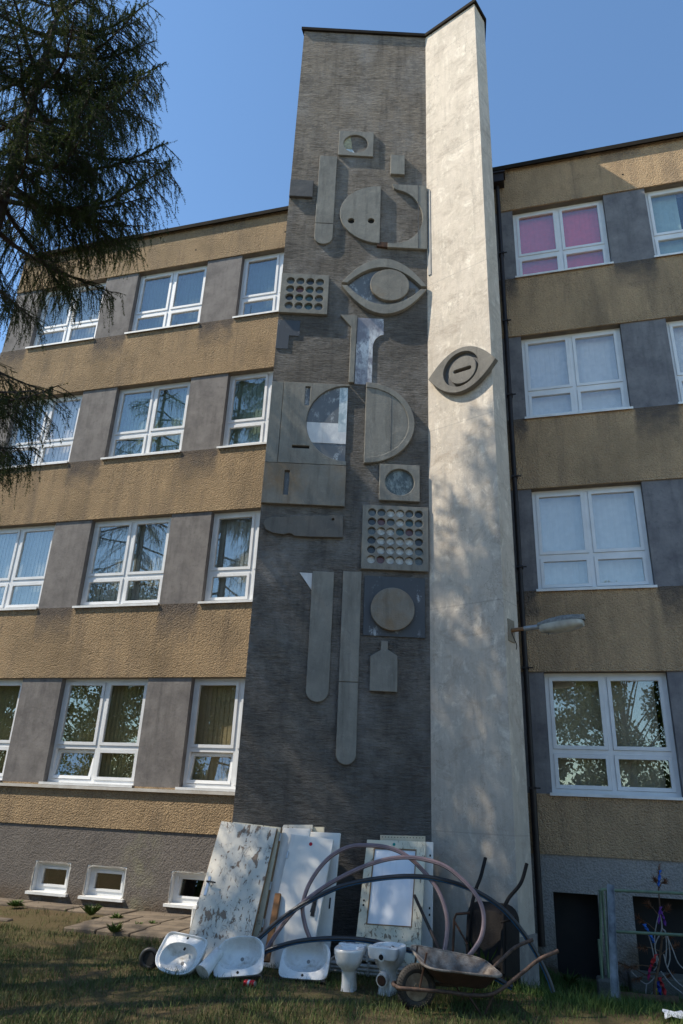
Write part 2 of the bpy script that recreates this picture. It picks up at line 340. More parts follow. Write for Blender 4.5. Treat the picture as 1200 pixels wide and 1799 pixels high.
def slab(x0, x1, y0, y1, z0, z1, tilt=0):
    c = Vector(((x0 + x1) / 2, (y0 + y1) / 2, (z0 + z1) / 2)); a, b, h = (x1 - x0) / 2 - .008, (y1 - y0) / 2 - .008, (z1 - z0) / 2
    m = MB().box(-a, a, -b, b, -h, h); o = m.build('paving_slab', SLAB, apron, local=True, bevel=.014)
    o.location = c - apron.location; o.rotation_euler = (random.gauss(0, .008) + tilt, random.gauss(0, .008), random.gauss(0, .008))
x = -12.6
while x < -4.3:
    slab(x, x + .98, 11.30, 11.87, -.09, .035); x += 1.0
for j in range(3):
    for i in range(4): slab(-6.62 + i * .52 - .04 * j, -6.10 + i * .52 - .04 * j, 9.82 + j * .49, 10.31 + j * .49, -.09, .055 - .01 * random.random())
for i in range(3): slab(-10.4 + i * .9, -9.5 + i * .9, 10.05, 10.2, -.1, .03, .05)

# ------------------------------------------------------------------ school building
WY = 11.88
school = thing('school_building', 'four storey school block with ochre roughcast bands and white windows', 'building', (-5, 12.5, 0))
def bpart(name, m, mat, parent=None, **k): return m.build(name, mat, parent or school, **k)
LX0, LX1, RX0, RX1 = -12.5, -3.9, -.62, 7.5
ROOF = 14.80
SILL_L, LINT_L = [1.93, 5.22, 8.54, 11.85], [3.81, 7.11, 10.39, 13.68]
SILL_R, LINT_R = [2.06, 5.23, 8.54, 11.82], [3.87, 7.10, 10.39, 13.63]
WIN_L = [(-11.71, -9.84), (-8.95, -7.08), (-6.19, -4.32)]
WIN_R = [(.03, 1.86), (2.65, 4.48), (5.27, 7.1)]
for side, (a, b, sl_, li, wins, mat, pm, plm) in dict(L=(LX0, LX1, SILL_L, LINT_L, WIN_L, BROWN, PIER, PLINTH), R=(RX0, RX1, SILL_R, LINT_R, WIN_R, BROWN_R, PIER_R, PLINTH_R)).items():
    for i in range(5):
        z0 = 1.22 if i == 0 else li[i - 1]; z1 = ROOF if i == 4 else sl_[i] - .015
        bpart('wall_band', MB().box(a, b, WY, WY + .45, z0, z1), mat)
    holes = [(-8.78, -8.06, .16, .645), (-7.73, -6.97, .155, .64), (-6.13, -5.40, .15, .645)] if side == 'L' else [(-.05, .56, -.42, .73), (1.02, 2.3, -.2, .75), (3.2, 4.4, -.2, .75)]
    m = MB(); xs = [a]; y0 = WY + .02
    for (h0, h1, hz0, hz1) in holes:
        m.box(xs[-1], h0, y0, y0 + .43, -.8, 1.22); m.box(h0, h1, y0, y0 + .43, hz1, 1.22); m.box(h0, h1, y0, y0 + .43, -.8, hz0); xs.append(h1)
    m.box(xs[-1], b, y0, y0 + .43, -.8, 1.22); bpart('plinth', m, plm)
    for r in range(4):
        edges = [a] + [e for wn in wins for e in wn] + [b]
        for k in range(0, len(edges), 2):
            if edges[k + 1] - edges[k] < .03: continue
            mm = MB().box(edges[k], edges[k + 1], WY + .03, WY + .45, sl_[r] - .015, li[r]); bpart('pier', mm, pm)
    c = MB().box(a - .06 if side == 'L' else a, b, WY - .10, WY + .6, ROOF, ROOF + .035); c.box(a - .06 if side == 'L' else a, b, WY - .10, WY - .088, ROOF - .07, ROOF); bpart('coping', c, COPING)
# shell of the rooms behind
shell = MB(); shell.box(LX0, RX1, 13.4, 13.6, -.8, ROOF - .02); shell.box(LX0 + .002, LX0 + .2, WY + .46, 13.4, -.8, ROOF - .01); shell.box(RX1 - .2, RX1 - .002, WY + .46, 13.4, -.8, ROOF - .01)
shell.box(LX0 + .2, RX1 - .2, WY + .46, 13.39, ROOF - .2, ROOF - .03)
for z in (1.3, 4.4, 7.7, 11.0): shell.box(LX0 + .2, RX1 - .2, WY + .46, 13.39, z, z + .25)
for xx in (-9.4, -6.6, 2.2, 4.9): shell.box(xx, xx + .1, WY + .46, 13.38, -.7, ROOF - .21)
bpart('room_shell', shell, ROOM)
bpart('ledge', MB().box(LX0, -4.02, WY - .055, WY + .02, 1.86, 1.885).box(LX0, -4.02, WY - .055, WY - .047, 1.835, 1.86), simple('ledge_zinc', (.55, .53, .49), (.40, .36, .31), 4, .6))
bpart('vent_hole', MB().box(-7.46, -7.42, WY - .001, WY + .03, 14.05, 14.09).box(-5.16, -5.12, WY - .001, WY + .03, 14.12, 14.16).box(2.27, 2.31, WY - .001, WY + .03, 14.05, 14.09), BLACKH)

def frame_boxes(m, x0, x1, z0, z1, y0, y1, t):
    m.box(x0, x0 + t, y0, y1, z0, z1); m.box(x1 - t, x1, y0, y1, z0, z1); m.box(x0 + t, x1 - t, y0, y1, z0, z0 + t); m.box(x0 + t, x1 - t, y0, y1, z1 - t, z1)
def window(x0, x1, z0, z1, kind, style, fabk, tilt=()):
    yw = WY + .155; xm = (x0 + x1) / 2; zt = z0 + (z1 - z0) * .335
    m = MB(); frame_boxes(m, x0 + .004, x1 - .004, z0 + .004, z1 - .004, yw, yw + .075, .062)
    m.box(xm - .034, xm + .034, yw + .004, yw + .075, z0 + .066, z1 - .066); m.box(x0 + .066, xm - .034, yw + .002, yw + .075, zt - .034, zt + .034); m.box(xm + .034, x1 - .066, yw + .002, yw + .075, zt - .034, zt + .034)
    wn = bpart('window', m, PVC)
    cells = [(x0 + .066, xm - .034, zt + .034, z1 - .066), (xm + .034, x1 - .066, zt + .034, z1 - .066), (x0 + .066, xm - .034, z0 + .066, zt - .034), (xm + .034, x1 - .066, z0 + .066, zt - .034)]
    for k, (a, b, c, d) in enumerate(cells):
        t = .055; s = MB(); frame_boxes(s, a + .003, b - .003, c + .003, d - .003, yw - .014, yw + .055, t)
        g = MB().box(a + t, b - t, yw + .018, yw + .024, c + t, d - t)
        if k in tilt:
            R = Matrix.Translation((0, yw + .02, c)) @ Matrix.Rotation(rad(-11), 4, 'X') @ Matrix.Translation((0, -yw - .02, -c))
            for q in (s, g): q.v = [tuple(R @ Vector(v)) for v in q.v]
        else:
            R = Matrix.Translation((0, yw + .02, c)) @ Matrix.Rotation(random.gauss(0, .0018), 4, 'X') @ Matrix.Rotation(random.gauss(0, .0018), 4, 'Z') @ Matrix.Translation((0, -yw - .02, -c))
            g.v = [tuple(Matrix.Translation(((a + b) / 2, 0, 0)) @ R @ (Vector(v) - Vector(((a + b) / 2, 0, 0)))) for v in g.v]
        s.build('sash', PVC, wn); g.build('pane', GLASS, wn)
    sm = MB(); sm.box(x0 - .03, x1 + .02, WY - .045, yw, z0 - .012, z0 + .002); sm.box(x0 - .03, x1 + .02, WY - .045, WY - .036, z0 - .04, z0 - .012); sm.build('sill', SILLM, wn)
    MB().box(x0, x1, WY + .031, yw, z1 - .004, z1 + .002).build('head_lining', REVEAL, wn)
    yb = yw + .16
    if style == 'slats':
        n = int((x1 - x0 - .1) / .085); me = None
        for i in range(n):
            if me is None:
                q = MB().add([(-.046, .012, 0), (0, 0, 0), (.046, .012, 0), (-.046, .012, z1 - z0), (0, 0, z1 - z0), (.046, .012, z1 - z0)], [(0, 1, 4, 3), (1, 2, 5, 4)], True); o = q.build('slat', FAB[fabk], wn, local=True, fix=False); me = o.data
            else:
                o = bpy.data.objects.new('slat', me); COL.objects.link(o); o.parent = wn
            o.location = Vector((x0 + .09 + i * .085, yb + .03, z0 + .03)) - school.location; o.rotation_euler = (0, 0, rad(38 + random.gauss(0, 5)))
    elif style in ('closed', 'part', 'gap'):
        xa, xb = x0 + .03, x1 - .03
        if style == 'gap': xb = x1 - .19
        if style == 'part': xb = x0 + .62
        n = max(2, int((xb - xa) / .09)); V = []; 
        for i in range(n):
            a = xa + (xb - xa) * i / n; b = xa + (xb - xa) * (i + 1) / n + .006; ya = yb + random.gauss(0, .002)
            V += [(a, ya + .012, z0 + .02), ((a + b) / 2, ya, z0 + .02), (b, ya - .004, z0 + .02), (a, ya + .012, z1 - .02), ((a + b) / 2, ya, z1 - .02), (b, ya - .004, z1 - .02)]
        q = MB()
        for i in range(n): q.add(V[6 * i:6 * i + 6], [(0, 1, 4, 3), (1, 2, 5, 4)], True)
        q.build('blind', FAB[fabk], wn, fix=False)
    return wn
LS = {(0, 0): ('slats', 'olive', ()), (0, 1): ('slats', 'olive', (2,)), (0, 2): ('closed', 'beige', (2,)), (1, 0): ('closed', 'blue', ()), (1, 1): ('closed', 'blue', ()), (1, 2): ('closed', 'blue', ()),
      (2, 0): ('closed', 'white', ()), (2, 1): ('closed', 'teal', ()), (2, 2): ('closed', 'teal', ()), (3, 0): ('closed', 'blue', ()), (3, 1): ('closed', 'dark', ()), (3, 2): ('closed', 'dark', ())}
RS = {(0, 0): ('gap', 'cream'), (1, 0): ('closed', 'pale'), (2, 0): ('closed', 'white'), (3, 0): ('closed', 'pink'), (3, 1): ('part', 'aqua'), (2, 1): ('closed', 'white')}
for r in range(4):
    for c in range(3):
        st, fb, ti = LS[r, c]; window(*WIN_L[c], SILL_L[r], LINT_L[r], 0, st, fb, ti)
        st, fb = RS.get((r, c), ('closed', 'pale')); window(*WIN_R[c], SILL_R[r], LINT_R[r], 0, st, fb)
# basement windows, left wing
for k, (h0, h1, z0, z1) in enumerate([(-8.78, -8.06, .16, .645), (-7.73, -6.97, .155, .64), (-6.13, -5.40, .15, .645)]):
    y = WY + .12; m = MB(); frame_boxes(m, h0, h1, z0, z1, WY + .026, y + .1, .02); m.box(h0 - .05, h1 + .04, WY - .05, y, z0 - .03, z0 + .012)
    wn = bpart('window', m, SILLM); s = MB(); frame_boxes(s, h0 + .021, h1 - .021, z0 + .021, z1 - .021, y, y + .06, .066)
    g = MB().box(h0 + .087, h1 - .087, y + .02, y + .026, z0 + .087, z1 - .087); s2 = MB(); frame_boxes(s2, h0 + .088, h1 - .088, z0 + .088, z1 - .088, y - .014, y + .04, .035)
    if k == 2:
        R = Matrix.Translation((0, y, z0 + .08)) @ Matrix.Rotation(rad(-10), 4, 'X') @ Matrix.Translation((0, -y, -z0 - .08))
        for q in (g, s2): q.v = [tuple(R @ Vector(v)) for v in q.v]
    s.build('sash', PVC, wn); s2.build('sash', PVC, wn); g.build('pane', GLASS, wn)
    p = MB(); ring = []
    for i in range(40):
        a = i / 40 * 2 * math.pi; ex = (h1 - h0) / 2 + .006 + .03 * random.random() ** 3; ez = (z1 - z0) / 2 + .006 + .04 * random.random() ** 3
        q = (abs(math.cos(a)) ** .35 * math.copysign(1, math.cos(a)), abs(math.sin(a)) ** .35 * math.copysign(1, math.sin(a)))
        ring.append(((h0 + h1) / 2 + ex * q[0], (z0 + z1) / 2 - .03 + ez * q[1]))
    inner = [((h0 + h1) / 2 + (h1 - h0) / 2 * max(-1, min(1, 1.3 * math.cos(i / 40 * 2 * math.pi))), (z0 + z1) / 2 + (z1 - z0) / 2 * max(-1, min(1, 1.3 * math.sin(i / 40 * 2 * math.pi)))) for i in range(40)]
    p.rings([[(x_, WY + .018, z_) for x_, z_ in ring], [(x_, WY + .016, z_) for x_, z_ in inner]], False, False, False); p.build('plaster_patch', simple('fresh_plaster_patch', (.50, .48, .44), (.30, .27, .24), 9, .95, bump=.01), wn, fix=False)
# right wing basement openings: dark board in the narrow one, black sheet for unlit depth in the wide one, pale reveal, timber threshold
bpart('basement_backing', MB().box(-.05, .56, WY + .26, WY + .30, -.42, .73), simple('black_backing', (.014, .014, .015), (.022, .02, .019), 3, .8))
bpart('basement_backing', MB().box(1.02, 2.3, WY + .34, WY + .38, -.2, .75), bpy.data.materials['black_backing'])  # black sheet paints the unlit interior of the wide opening
bpart('threshold', MB().box(-.03, .54, WY - .02, WY + .2, -.42, -.375), simple('old_timber', (.17, .125, .085), (.10, .075, .055), (3), .9))

# downpipe
dp = MB().tube([(-.245, 11.81, .1), (-.245, 11.81, 14.3)], .043, 12); dp.tube([(-.245, 11.81, .05), (-.245, 11.81, 2.1)], .049, 12)
dpo = bpart('downpipe', dp, PIPEBLACK)
MB().box(-.33, -.10, 11.66, 11.875, 14.28, 14.52).box(-.36, -.07, 11.63, 11.876, 14.50, 14.54).build('hopper', PIPEBLACK, dpo)
for z in (2.1, 3.9, 5.6, 7.3, 9.0, 10.7, 12.4): MB().box(-.30, -.19, 11.755, 11.88, z, z + .03).bar((-.19, 11.78, z + .015), (-.13, 11.78, z + .015), .02, .02).build('pipe_bracket', PIPEBLACK, dpo)

# ------------------------------------------------------------------ tower
tower = thing('tower', 'tall folded tower with dark combed wall and pale plaster fin', 'tower', (-2.2, 10.5, 0))
def wallface(name, a, b, z0, z1, mat, th=.0):
    pts = [Vector((a.x, a.y, z0)), Vector((b.x, b.y, z0)), Vector((b.x, b.y, z1)), Vector((a.x, a.y, z1))]
    return pts
plan = [TL, CR, PR, BK, Vector((-.55, 12.3)), Vector((-4.07, 12.3))]
core = MB().rings([[(p.x, p.y, z) for p in plan] for z in (-.6, TOPZ)], smooth=False)
# the faces are skins with thickness on one core
def skin(a, b, mat, name, z0=-.5, z1=TOPZ):
    f = Face(a, b); L = (b - a).length
    q = [f.p(0, z0), f.p(L, z0), f.p(L, z1), f.p(0, z1)]; r = [v - f.n * .12 for v in q]
    return MB().add(q + r, [(0, 1, 2, 3), (7, 6, 5, 4), (0, 4, 5, 1), (1, 5, 6, 2), (2, 6, 7, 3), (3, 7, 4, 0)]).build(name, mat, tower)
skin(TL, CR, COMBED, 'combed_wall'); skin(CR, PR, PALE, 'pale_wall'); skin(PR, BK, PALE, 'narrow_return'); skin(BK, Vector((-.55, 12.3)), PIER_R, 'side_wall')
def inset(d):
    out = []
    n = len(plan)
    for i in range(n):
        a, b, c = plan[i - 1], plan[i], plan[(i + 1) % n]
        n1 = Vector((-(b - a).y, (b - a).x)).normalized(); n2 = Vector((-(c - b).y, (c - b).x)).normalized()
        k = n1 + n2; k = k / max(.3, k.dot(n1)); out.append(b + k * d)
    return out
ci = inset(.06); MB().rings([[(p.x, p.y, z) for p in ci] for z in (-.55, TOPZ - .01)], smooth=False).build('core', PIER_R, tower)
co_ = inset(-.045); co2 = inset(-.034); cop = MB().rings([[(p.x, p.y, z) for p in co_] for z in (TOPZ - .05, TOPZ + .03)], smooth=False); cop.build('coping', COPING, tower)
# base course of the fin
pf = WHITE; Lw = (PR - CR).length
bc = MB(); rB = Face(PR, BK)
prn = [pf.p(.55, 0, .02), Vector((PR.x - .006, PR.y - .022, 0)), Vector((BK.x + .022, BK.y - .004, 0)), rB.p((BK - PR).length, 0, -.08), pf.p(.55, 0, -.08)]
bc.rings([[(p.x, p.y, z) for p in prn] for z in (-.5, .42)], smooth=False).build('base_course', m_plaster('base_course_render', (.20, .19, .18), (.13, .125, .125), (.38, .36, .33)), tower)
# thin flashing strip by the crease and painted lower patch
s0 = WHITE.uv(757, 334); s1 = WHITE.uv(759, 482)
st = MB(); u0, u1 = .03, .085
st.add([WHITE.p(u, z, n) for n in (.004, .016) for u, z in ((u0, s1[1]), (u1, s1[1]), (u1, s0[1]), (u0, s0[1]))], [(0, 1, 2, 3), (7, 6, 5, 4), (0, 4, 5, 1), (1, 5, 6, 2), (2, 6, 7, 3), (3, 7, 4, 0)]); st.build('flashing_strip', simple('flashing_grey', (.22, .225, .23), (.15, .155, .16), 5, .6), tower)

# ------------------------------------------------------------------ relief plates (2D outlines with holes, extruded)
def plate(face, loops, t, n0=0., bevel=.006):
    cu = bpy.data.curves.new('tmp', 'CURVE'); cu.dimensions = '2D'; cu.fill_mode = 'BOTH'; cu.extrude = max(.001, t / 2 - bevel); cu.bevel_depth = bevel; cu.bevel_resolution = 0
    if bevel: cu.offset = -bevel
    for lp in loops:
        s = cu.splines.new('POLY'); s.points.add(len(lp) - 1); s.use_cyclic_u = True
        for q, (u, v) in zip(s.points, lp): q.co = (u, v, 0, 1)
    o = bpy.data.objects.new('tmp', cu); COL.objects.link(o); dg = bpy.context.evaluated_depsgraph_get(); me = bpy.data.meshes.new_from_object(o.evaluated_get(dg))
    bpy.data.objects.remove(o); bpy.data.curves.remove(cu)
    m = MB(); m.v = [tuple(face.p(v.co.x, v.co.y, n0 + t / 2 + v.co.z)) for v in me.vertices]; m.f = [tuple(p.vertices) for p in me.polygons]; m.sm = [False] * len(m.f); bpy.data.meshes.remove(me)
    return m
GU = GREY.uv
def rectp(x0, y0, x1, y1, face=GREY, x0b=None, x1b=None):   # pixel box -> upright rectangle on the wall
    a = face.uv(x0, y0); b = face.uv(x1, y0); c = face.uv(x0b if x0b else x0, y1); d = face.uv(x1b if x1b else x1, y1)
    return (a[0] + c[0]) / 2, (b[0] + d[0]) / 2, (c[1] + d[1]) / 2, (a[1] + b[1]) / 2
def rl(u0, u1, v0, v1): return [(u0, v0), (u1, v0), (u1, v1), (u0, v1)]
def circ(c, r, n=40, rv=None, a0=0, a1=360): return [(c[0] + r * math.cos(rad(a0 + (a1 - a0) * i / n)), c[1] + (rv or r) * math.sin(rad(a0 + (a1 - a0) * i / n))) for i in range(n + (0 if a1 - a0 == 360 else 1))]
def circp(cx, cy, rx, ry, face=GREY):
    c = face.uv(cx, cy); a = face.uv(cx - rx, cy); b = face.uv(cx + rx, cy); t = face.uv(cx, cy - ry); u = face.uv(cx, cy + ry)
    return ((a[0] + b[0]) / 2, (t[1] + u[1]) / 2), ((b[0] - a[0]) + (t[1] - u[1])) / 4
def relief(name, label, face, u, v): return thing(name, label, 'relief', face.p(u, v), 'relief plates on the tower')
def mid(q): return ((q[0] + q[1]) / 2, q[2])
TH = .042
# plate with one round hole, glass shards left in it
q = rectp(595, 234, 656, 276.4); c, r = circp(624.8, 255.5, 21.5, 15.5); R = relief('relief_plate', 'square concrete plate with round hole and coloured shards above long bar', GREY, *mid(q))
plate(GREY, [rl(*q), circ(c, r)], TH).build('plate', PLATE, R)
plate(GREY, [[(c[0] - r, c[1] - .1), (c[0] - r, c[1] + r * .9), (c[0] - r * .45, c[1] + r * .95), (c[0] - r * .25, c[1] - .12)]], .008, .001, 0).build('shard', GLASSY['yellow'], R)
plate(GREY, [[(c[0] - r * .95, c[1] - r), (c[0] - r * .98, c[1] - .11), (c[0] - r * .25, c[1] - .13), (c[0], c[1] - r)]], .008, .001, 0).build('shard', ENAMEL_P, R)
def rbar(x0, x1, y0, y1, yb0, xb0, xb1):
    a = GU(x0, y0); b = GU(x1, y0); c = GU(xb0, yb0); d = GU(xb1, yb0); u0, u1 = (a[0] + c[0]) / 2, (b[0] + d[0]) / 2; v1 = (a[1] + b[1]) / 2; v0 = GU((xb0 + xb1) / 2, y1)[1]; r = (u1 - u0) / 2
    return [(u1, v1), (u0, v1)] + circ(((u0 + u1) / 2, v0 + r), r, 24, None, 180, 360), (u0, u1, v0, v1)
def bar_thing(label, *a, seam=None, mat=PLATE):
    lp, q = rbar(*a); R = relief('relief_bar', label, GREY, *mid(q))
    if seam is None: plate(GREY, [lp], TH).build('plate', mat, R)
    else:
        vs = GU(a[5], seam)[1]; u0, u1, v0, v1 = q
        plate(GREY, [rl(u0, u1, vs + .004, v1)], TH).build('plate', mat, R); plate(GREY, [[(u1, vs - .004), (u0, vs - .004)] + lp[2:]], TH).build('plate', mat, R)
    return R, q
bar_thing('short concrete bar with rounded foot beside dark square plate', 562.5, 592, 276.8, 431, 415, 551.6, 585, seam=394)
q = rectp(511, 320, 550, 349); R = relief('relief_block', 'dark square block on the outer edge of the combed wall', GREY, *mid(q)); plate(GREY, [rl(0.0, q[1], q[2], q[3])], .06).build('block', PLATE_D, R)
q = rectp(686, 276.4, 710.5, 310); R = relief('relief_block', 'small plain rectangular block above the half disc cutout', GREY, *mid(q)); plate(GREY, [rl(*q)], .06).build('block', PLATE, R)
# half disc with two eye holes
a = GU(669, 331); b = GU(669, 431); l = GU(597, 380); v0, v1 = b[1], a[1]; ru = a[0] - l[0]; rv = (v1 - v0) / 2; cc = (a[0], (v0 + v1) / 2); R = relief('relief_half_disc', 'left half disc with two round holes like button eyes', GREY, a[0] - ru / 2, v0)
hs = [circ(*circp(hx, 391.5, 5.8, 4.6), 20) for hx in (616.9, 651.8)]
plate(GREY, [circ(cc, ru, 40, rv, 90, 270)] + hs, .055).build('plate', PLATE, R)
for h in hs:
    cu_ = (sum(p[0] for p in h) / len(h), sum(p[1] for p in h) / len(h)); plate(GREY, [circ(cu_, .085, 20)], .006, .001, 0).build('hole_back', BLACKH, R)
# frame with a quarter moon cutout
q = rectp(690, 329, 752, 440); u1, v0, v1 = (CR - TL).length - .008, q[2], q[3]; uc = GU(691, 379)[0]; rr = GU(742, 379)[0] - uc; rvv = (v1 - v0) / 2 - .12
R = relief('relief_bitten_plate', 'rectangular plate with round bite cut from its side and rusty broken foot', GREY, u1 - .3, v0)
plate(GREY, [[(u1, v1), (uc - .04, v1), (uc, v1 - .1)] + circ((uc, (v0 + v1) / 2 - .02), rr, 30, rvv, 90, -90)[1:] + [(uc - .1, v0 + .1), (uc - .1, v0), (u1, v0)]], .06).build('plate', PLATE, R)
plate(GREY, [rl(u1 - .17, u1 - .155, v0 + .01, v1 - .01)], .006, .06, 0).build('seam', PLATE_D, R)
plate(GREY, [[(uc - .30, v0 + .02), (uc - .1, v0 + .0), (uc - .1, v0 + .13), (uc - .29, v0 + .12)]], .05).build('rusty_stub', RUST, R)
# plates with grids of holes
def grid_plate(label, q, xs, ys, rp, cols, skew=0):
    R = relief('relief_grid_plate', label, GREY, *mid(q)); loops = [rl(*q)]; cen = []
    n, m = len(xs), len(ys)
    for j in range(m):
        for i in range(n):
            u = q[0] + (q[1] - q[0]) * xs[i]; v = q[3] - (q[3] - q[2]) * ys[j]; cen.append((u, v)); loops.append(circ((u, v), rp, 20))
    plate(GREY, loops, .065).build('plate', PLATE, R)
    for k, cpt in enumerate(cen): plate(GREY, [circ(cpt, rp + .012, 14)], .012, .001, 0).build('hole_disc', GLASSY[cols[k]], R)
q = rectp(494.4, 485.5, 578.4, 554, GREY, 487.5, 575); q = (0.0, q[1], q[2], q[3])
grid_plate('concrete plate with sixteen round holes on the outer edge', q, [.20, .405, .61, .815], [.19, .40, .61, .82], .074, ['grey', 'grey', 'dark', 'grey', 'grey', 'red', 'teal', 'grey', 'dark', 'teal', 'teal', 'grey', 'grey', 'grey', 'teal', 'grey'])
q = rectp(636.8, 892, 758.6, 1004, GREY, 634, 758.6); q = (q[0], (CR - TL).length - .02, q[2], q[3])
cl = ['grey', 'grey', 'white', 'white', 'grey', 'dark'] + ['dark', 'red', 'grey', 'white', 'teal', 'grey'] + ['grey', 'white', 'white', 'teal', 'red', 'grey'] + ['dark', 'white', 'white', 'white', 'white', 'dark'] + ['dark', 'white', 'white', 'white', 'white', 'grey'] + ['white', 'red', 'white', 'white', 'white', 'grey']
grid_plate('large concrete plate with thirty six round holes above navy square', q, [.145 + i * .142 for i in range(6)], [.115 + i * .147 for i in range(6)], .063, cl)
# open eye: two bands, backing, pupil
le, re, to, bo = GU(600, 503), GU(754, 500), GU(684, 464), GU(685, 556); re = (min(re[0], (CR - TL).length - .02), re[1])
R = relief('relief_eye', 'large open eye of two curved bands with round pupil', GREY, (le[0] + re[0]) / 2, bo[1]); ec = ((le[0] + re[0]) / 2, (to[1] + bo[1]) / 2 + .02); hw = (re[0] - le[0]) / 2
def lens(hw, hh, c, n=28, sgn=1): return [(c[0] - hw + 2 * hw * i / n, c[1] + sgn * hh * (1 - (abs(2 * i / n - 1)) ** 2.0)) for i in range(n + 1)]
hh = (to[1] - bo[1]) / 2
for sg, nm in ((1, 'upper_band'), (-1, 'lower_band')):
    ou = lens(hw, hh, (ec[0], ec[1] + sg * .03), 28, sg); inn = lens(hw - .10, hh - .20, (ec[0], ec[1] + sg * .03), 28, sg)
    plate(GREY, [ou + inn[::-1]], .085).build(nm, PLATE, R)
bk = lens(hw - .12, hh - .19, ec, 24, 1) + lens(hw - .12, hh - .19, ec, 24, -1)[::-1][1:-1]
plate(GREY, [bk], .012, .002, 0).build('backing', ENAMEL_B, R)
plate(GREY, [rl(ec[0] + .42, ec[0] + hw - .2, ec[1] - .25, ec[1] + .02)], .008, .015, 0).build('backing_patch', COMBED, R)
c, r = circp(684, 506, 34.5, 27); plate(GREY, [circ(c, r)], .07, .02).build('pupil', PLATE_R, R)
# L sheet
q = rectp(486.8, 563.4, 527, 613.6, GREY, 484.5, 525); vm = GU(515, 590.6)[1]; um = GU(507, 600)[0]; R = relief('relief_sheet', 'worn blue grey metal sheet cut to an L', GREY, q[0] + .1, q[2])
plate(GREY, [[(.0, q[2]), (um, q[2]), (um, vm), (q[1], vm), (q[1], q[3]), (.0, q[3])]], .012, .002, .002).build('sheet', ENAMEL_N, R)
# nose
P_ = [GU(*p) for p in ((598, 556), (628, 557), (623.5, 674.6), (612.5, 674.6), (616.3, 577))]; um = P_[1][0]; ul = (P_[3][0] + P_[4][0]) / 2
R = relief('relief_bar', 'narrow concrete nose bar with pointed beak at its top', GREY, ul, P_[3][1]); plate(GREY, [[P_[0], (um, P_[0][1]), (um - .02, P_[2][1]), (ul, P_[2][1]), (ul, P_[4][1])]], .055).build('plate', PLATE, R)
P_ = [GU(*p) for p in ((629, 559), (674, 562), (674, 589.5), (657, 603), (652, 677), (625, 677))]
R = relief('relief_sheet', 'tall worn metal sheet with hooked top beside the nose bar', GREY, P_[5][0] + .1, P_[5][1])
u3 = P_[4][0] + .01; cv = [(P_[2][0] - (P_[2][0] - u3) * math.sin(t), P_[2][1] - (P_[2][1] - P_[3][1] + .1) * (1 - math.cos(t))) for t in [i / 8 * math.pi / 2 for i in range(9)]]
u0 = um + .006; plate(GREY, [[(u0, P_[0][1]), (P_[1][0], P_[0][1])] + cv + [(u3, P_[4][1]), (u0 - .015, P_[4][1])]], .014, .002, .002).build('sheet', ENAMEL_T, R)
# large left plate with half round window
q = rectp(477, 675.5, 613, 817, GREY, 463, 609); a = GU(613, 680)[0]; lft = GU(538, 747)[0]; R = relief('relief_plate', 'large square plate with half round window of white and blue metal', GREY, .8, q[2])
vt, vb = GU(612, 681)[1], GU(610, 813)[1]; cc = (q[1] - .02, (vt + vb) / 2); ru = q[1] - .02 - lft; rv = (vt - vb) / 2
us = GU(494, 740)[0]; sl1 = rectp(536, 680, 545, 715); sl2 = rectp(513, 785, 543.5, 790)
hd = circ(cc, ru, 36, rv, 90, 270)
plate(GREY, [[(us + .004, q[2]), (q[1], q[2])] + [(q[1], vb)] + hd[::-1] + [(q[1], vt), (q[1], q[3]), (us + .004, q[3])], rl(sl1[0], sl1[1], sl1[2], sl1[3] - .02), rl(*sl2)], .055).build('plate', PLATE, R)
plate(GREY, [rl(.0, us - .004, q[2], q[3])], .05).build('side_plate', PLATE, R)
plate(GREY, [rl(sl1[0] - .02, sl1[1] + .02, sl1[2] - .02, sl1[3])], .01, .001, 0).build('slot_back', ENAMEL_B, R); plate(GREY, [rl(sl2[0] - .02, sl2[1] + .02, sl2[2] - .02, sl2[3] + .02)], .01, .001, 0).build('slot_back', BLACKH, R)
vm1, vm0 = GU(580, 744)[1], GU(580, 780)[1]; uw = GU(596, 710)[0]
def clipv(lp, lo, hi): return [(u, min(hi, max(lo, v))) for u, v in lp]
hd2 = circ(cc, ru - .004, 48, rv - .004, 90, 270)
def seg(lo, hi):
    pts = [(u, v) for u, v in hd2 if lo < v < hi]; f = lambda v: cc[0] - (ru - .004) * math.sqrt(max(0, 1 - ((v - cc[1]) / rv) ** 2)); hi2 = min(hi, vt - .01); lo2 = max(lo, vb + .01)
    return [(cc[0], hi2), (f(hi2), hi2)] + pts + [(f(lo2), lo2), (cc[0], lo2)]
plate(GREY, [seg(vm1 + .003, 99)], .012, .002, 0).build('upper_sheet', ENAMEL_B, R); plate(GREY, [seg(vm0 + .003, vm1 - .003)], .018, .002, 0).build('middle_sheet', ENAMEL_W, R); plate(GREY, [seg(-9, vm0 - .003)], .012, .002, 0).build('lower_sheet', ENAMEL_B, R)
plate(GREY, [rl(uw, cc[0] - .002, GU(600, 760)[1], vt - .02)], .006, .0145, 0).build('edge_strip', ENAMEL_P, R)
# plate under it
q = rectp(463.8, 818.5, 608.7, 889, GREY, 458.4, 604.8); s_ = rectp(499, 829, 508, 872); R = relief('relief_plate', 'wide plate with upright slot and rust coloured stain', GREY, .8, q[2])
plate(GREY, [rl(.0, q[1], q[2], q[3]), rl(*s_)], .07).build('plate', PLATE_R, R); plate(GREY, [rl(s_[0] - .02, s_[1] + .02, s_[2] - .02, s_[3] + .02)], .01, .001, 0).build('slot_back', ENAMEL_B, R)
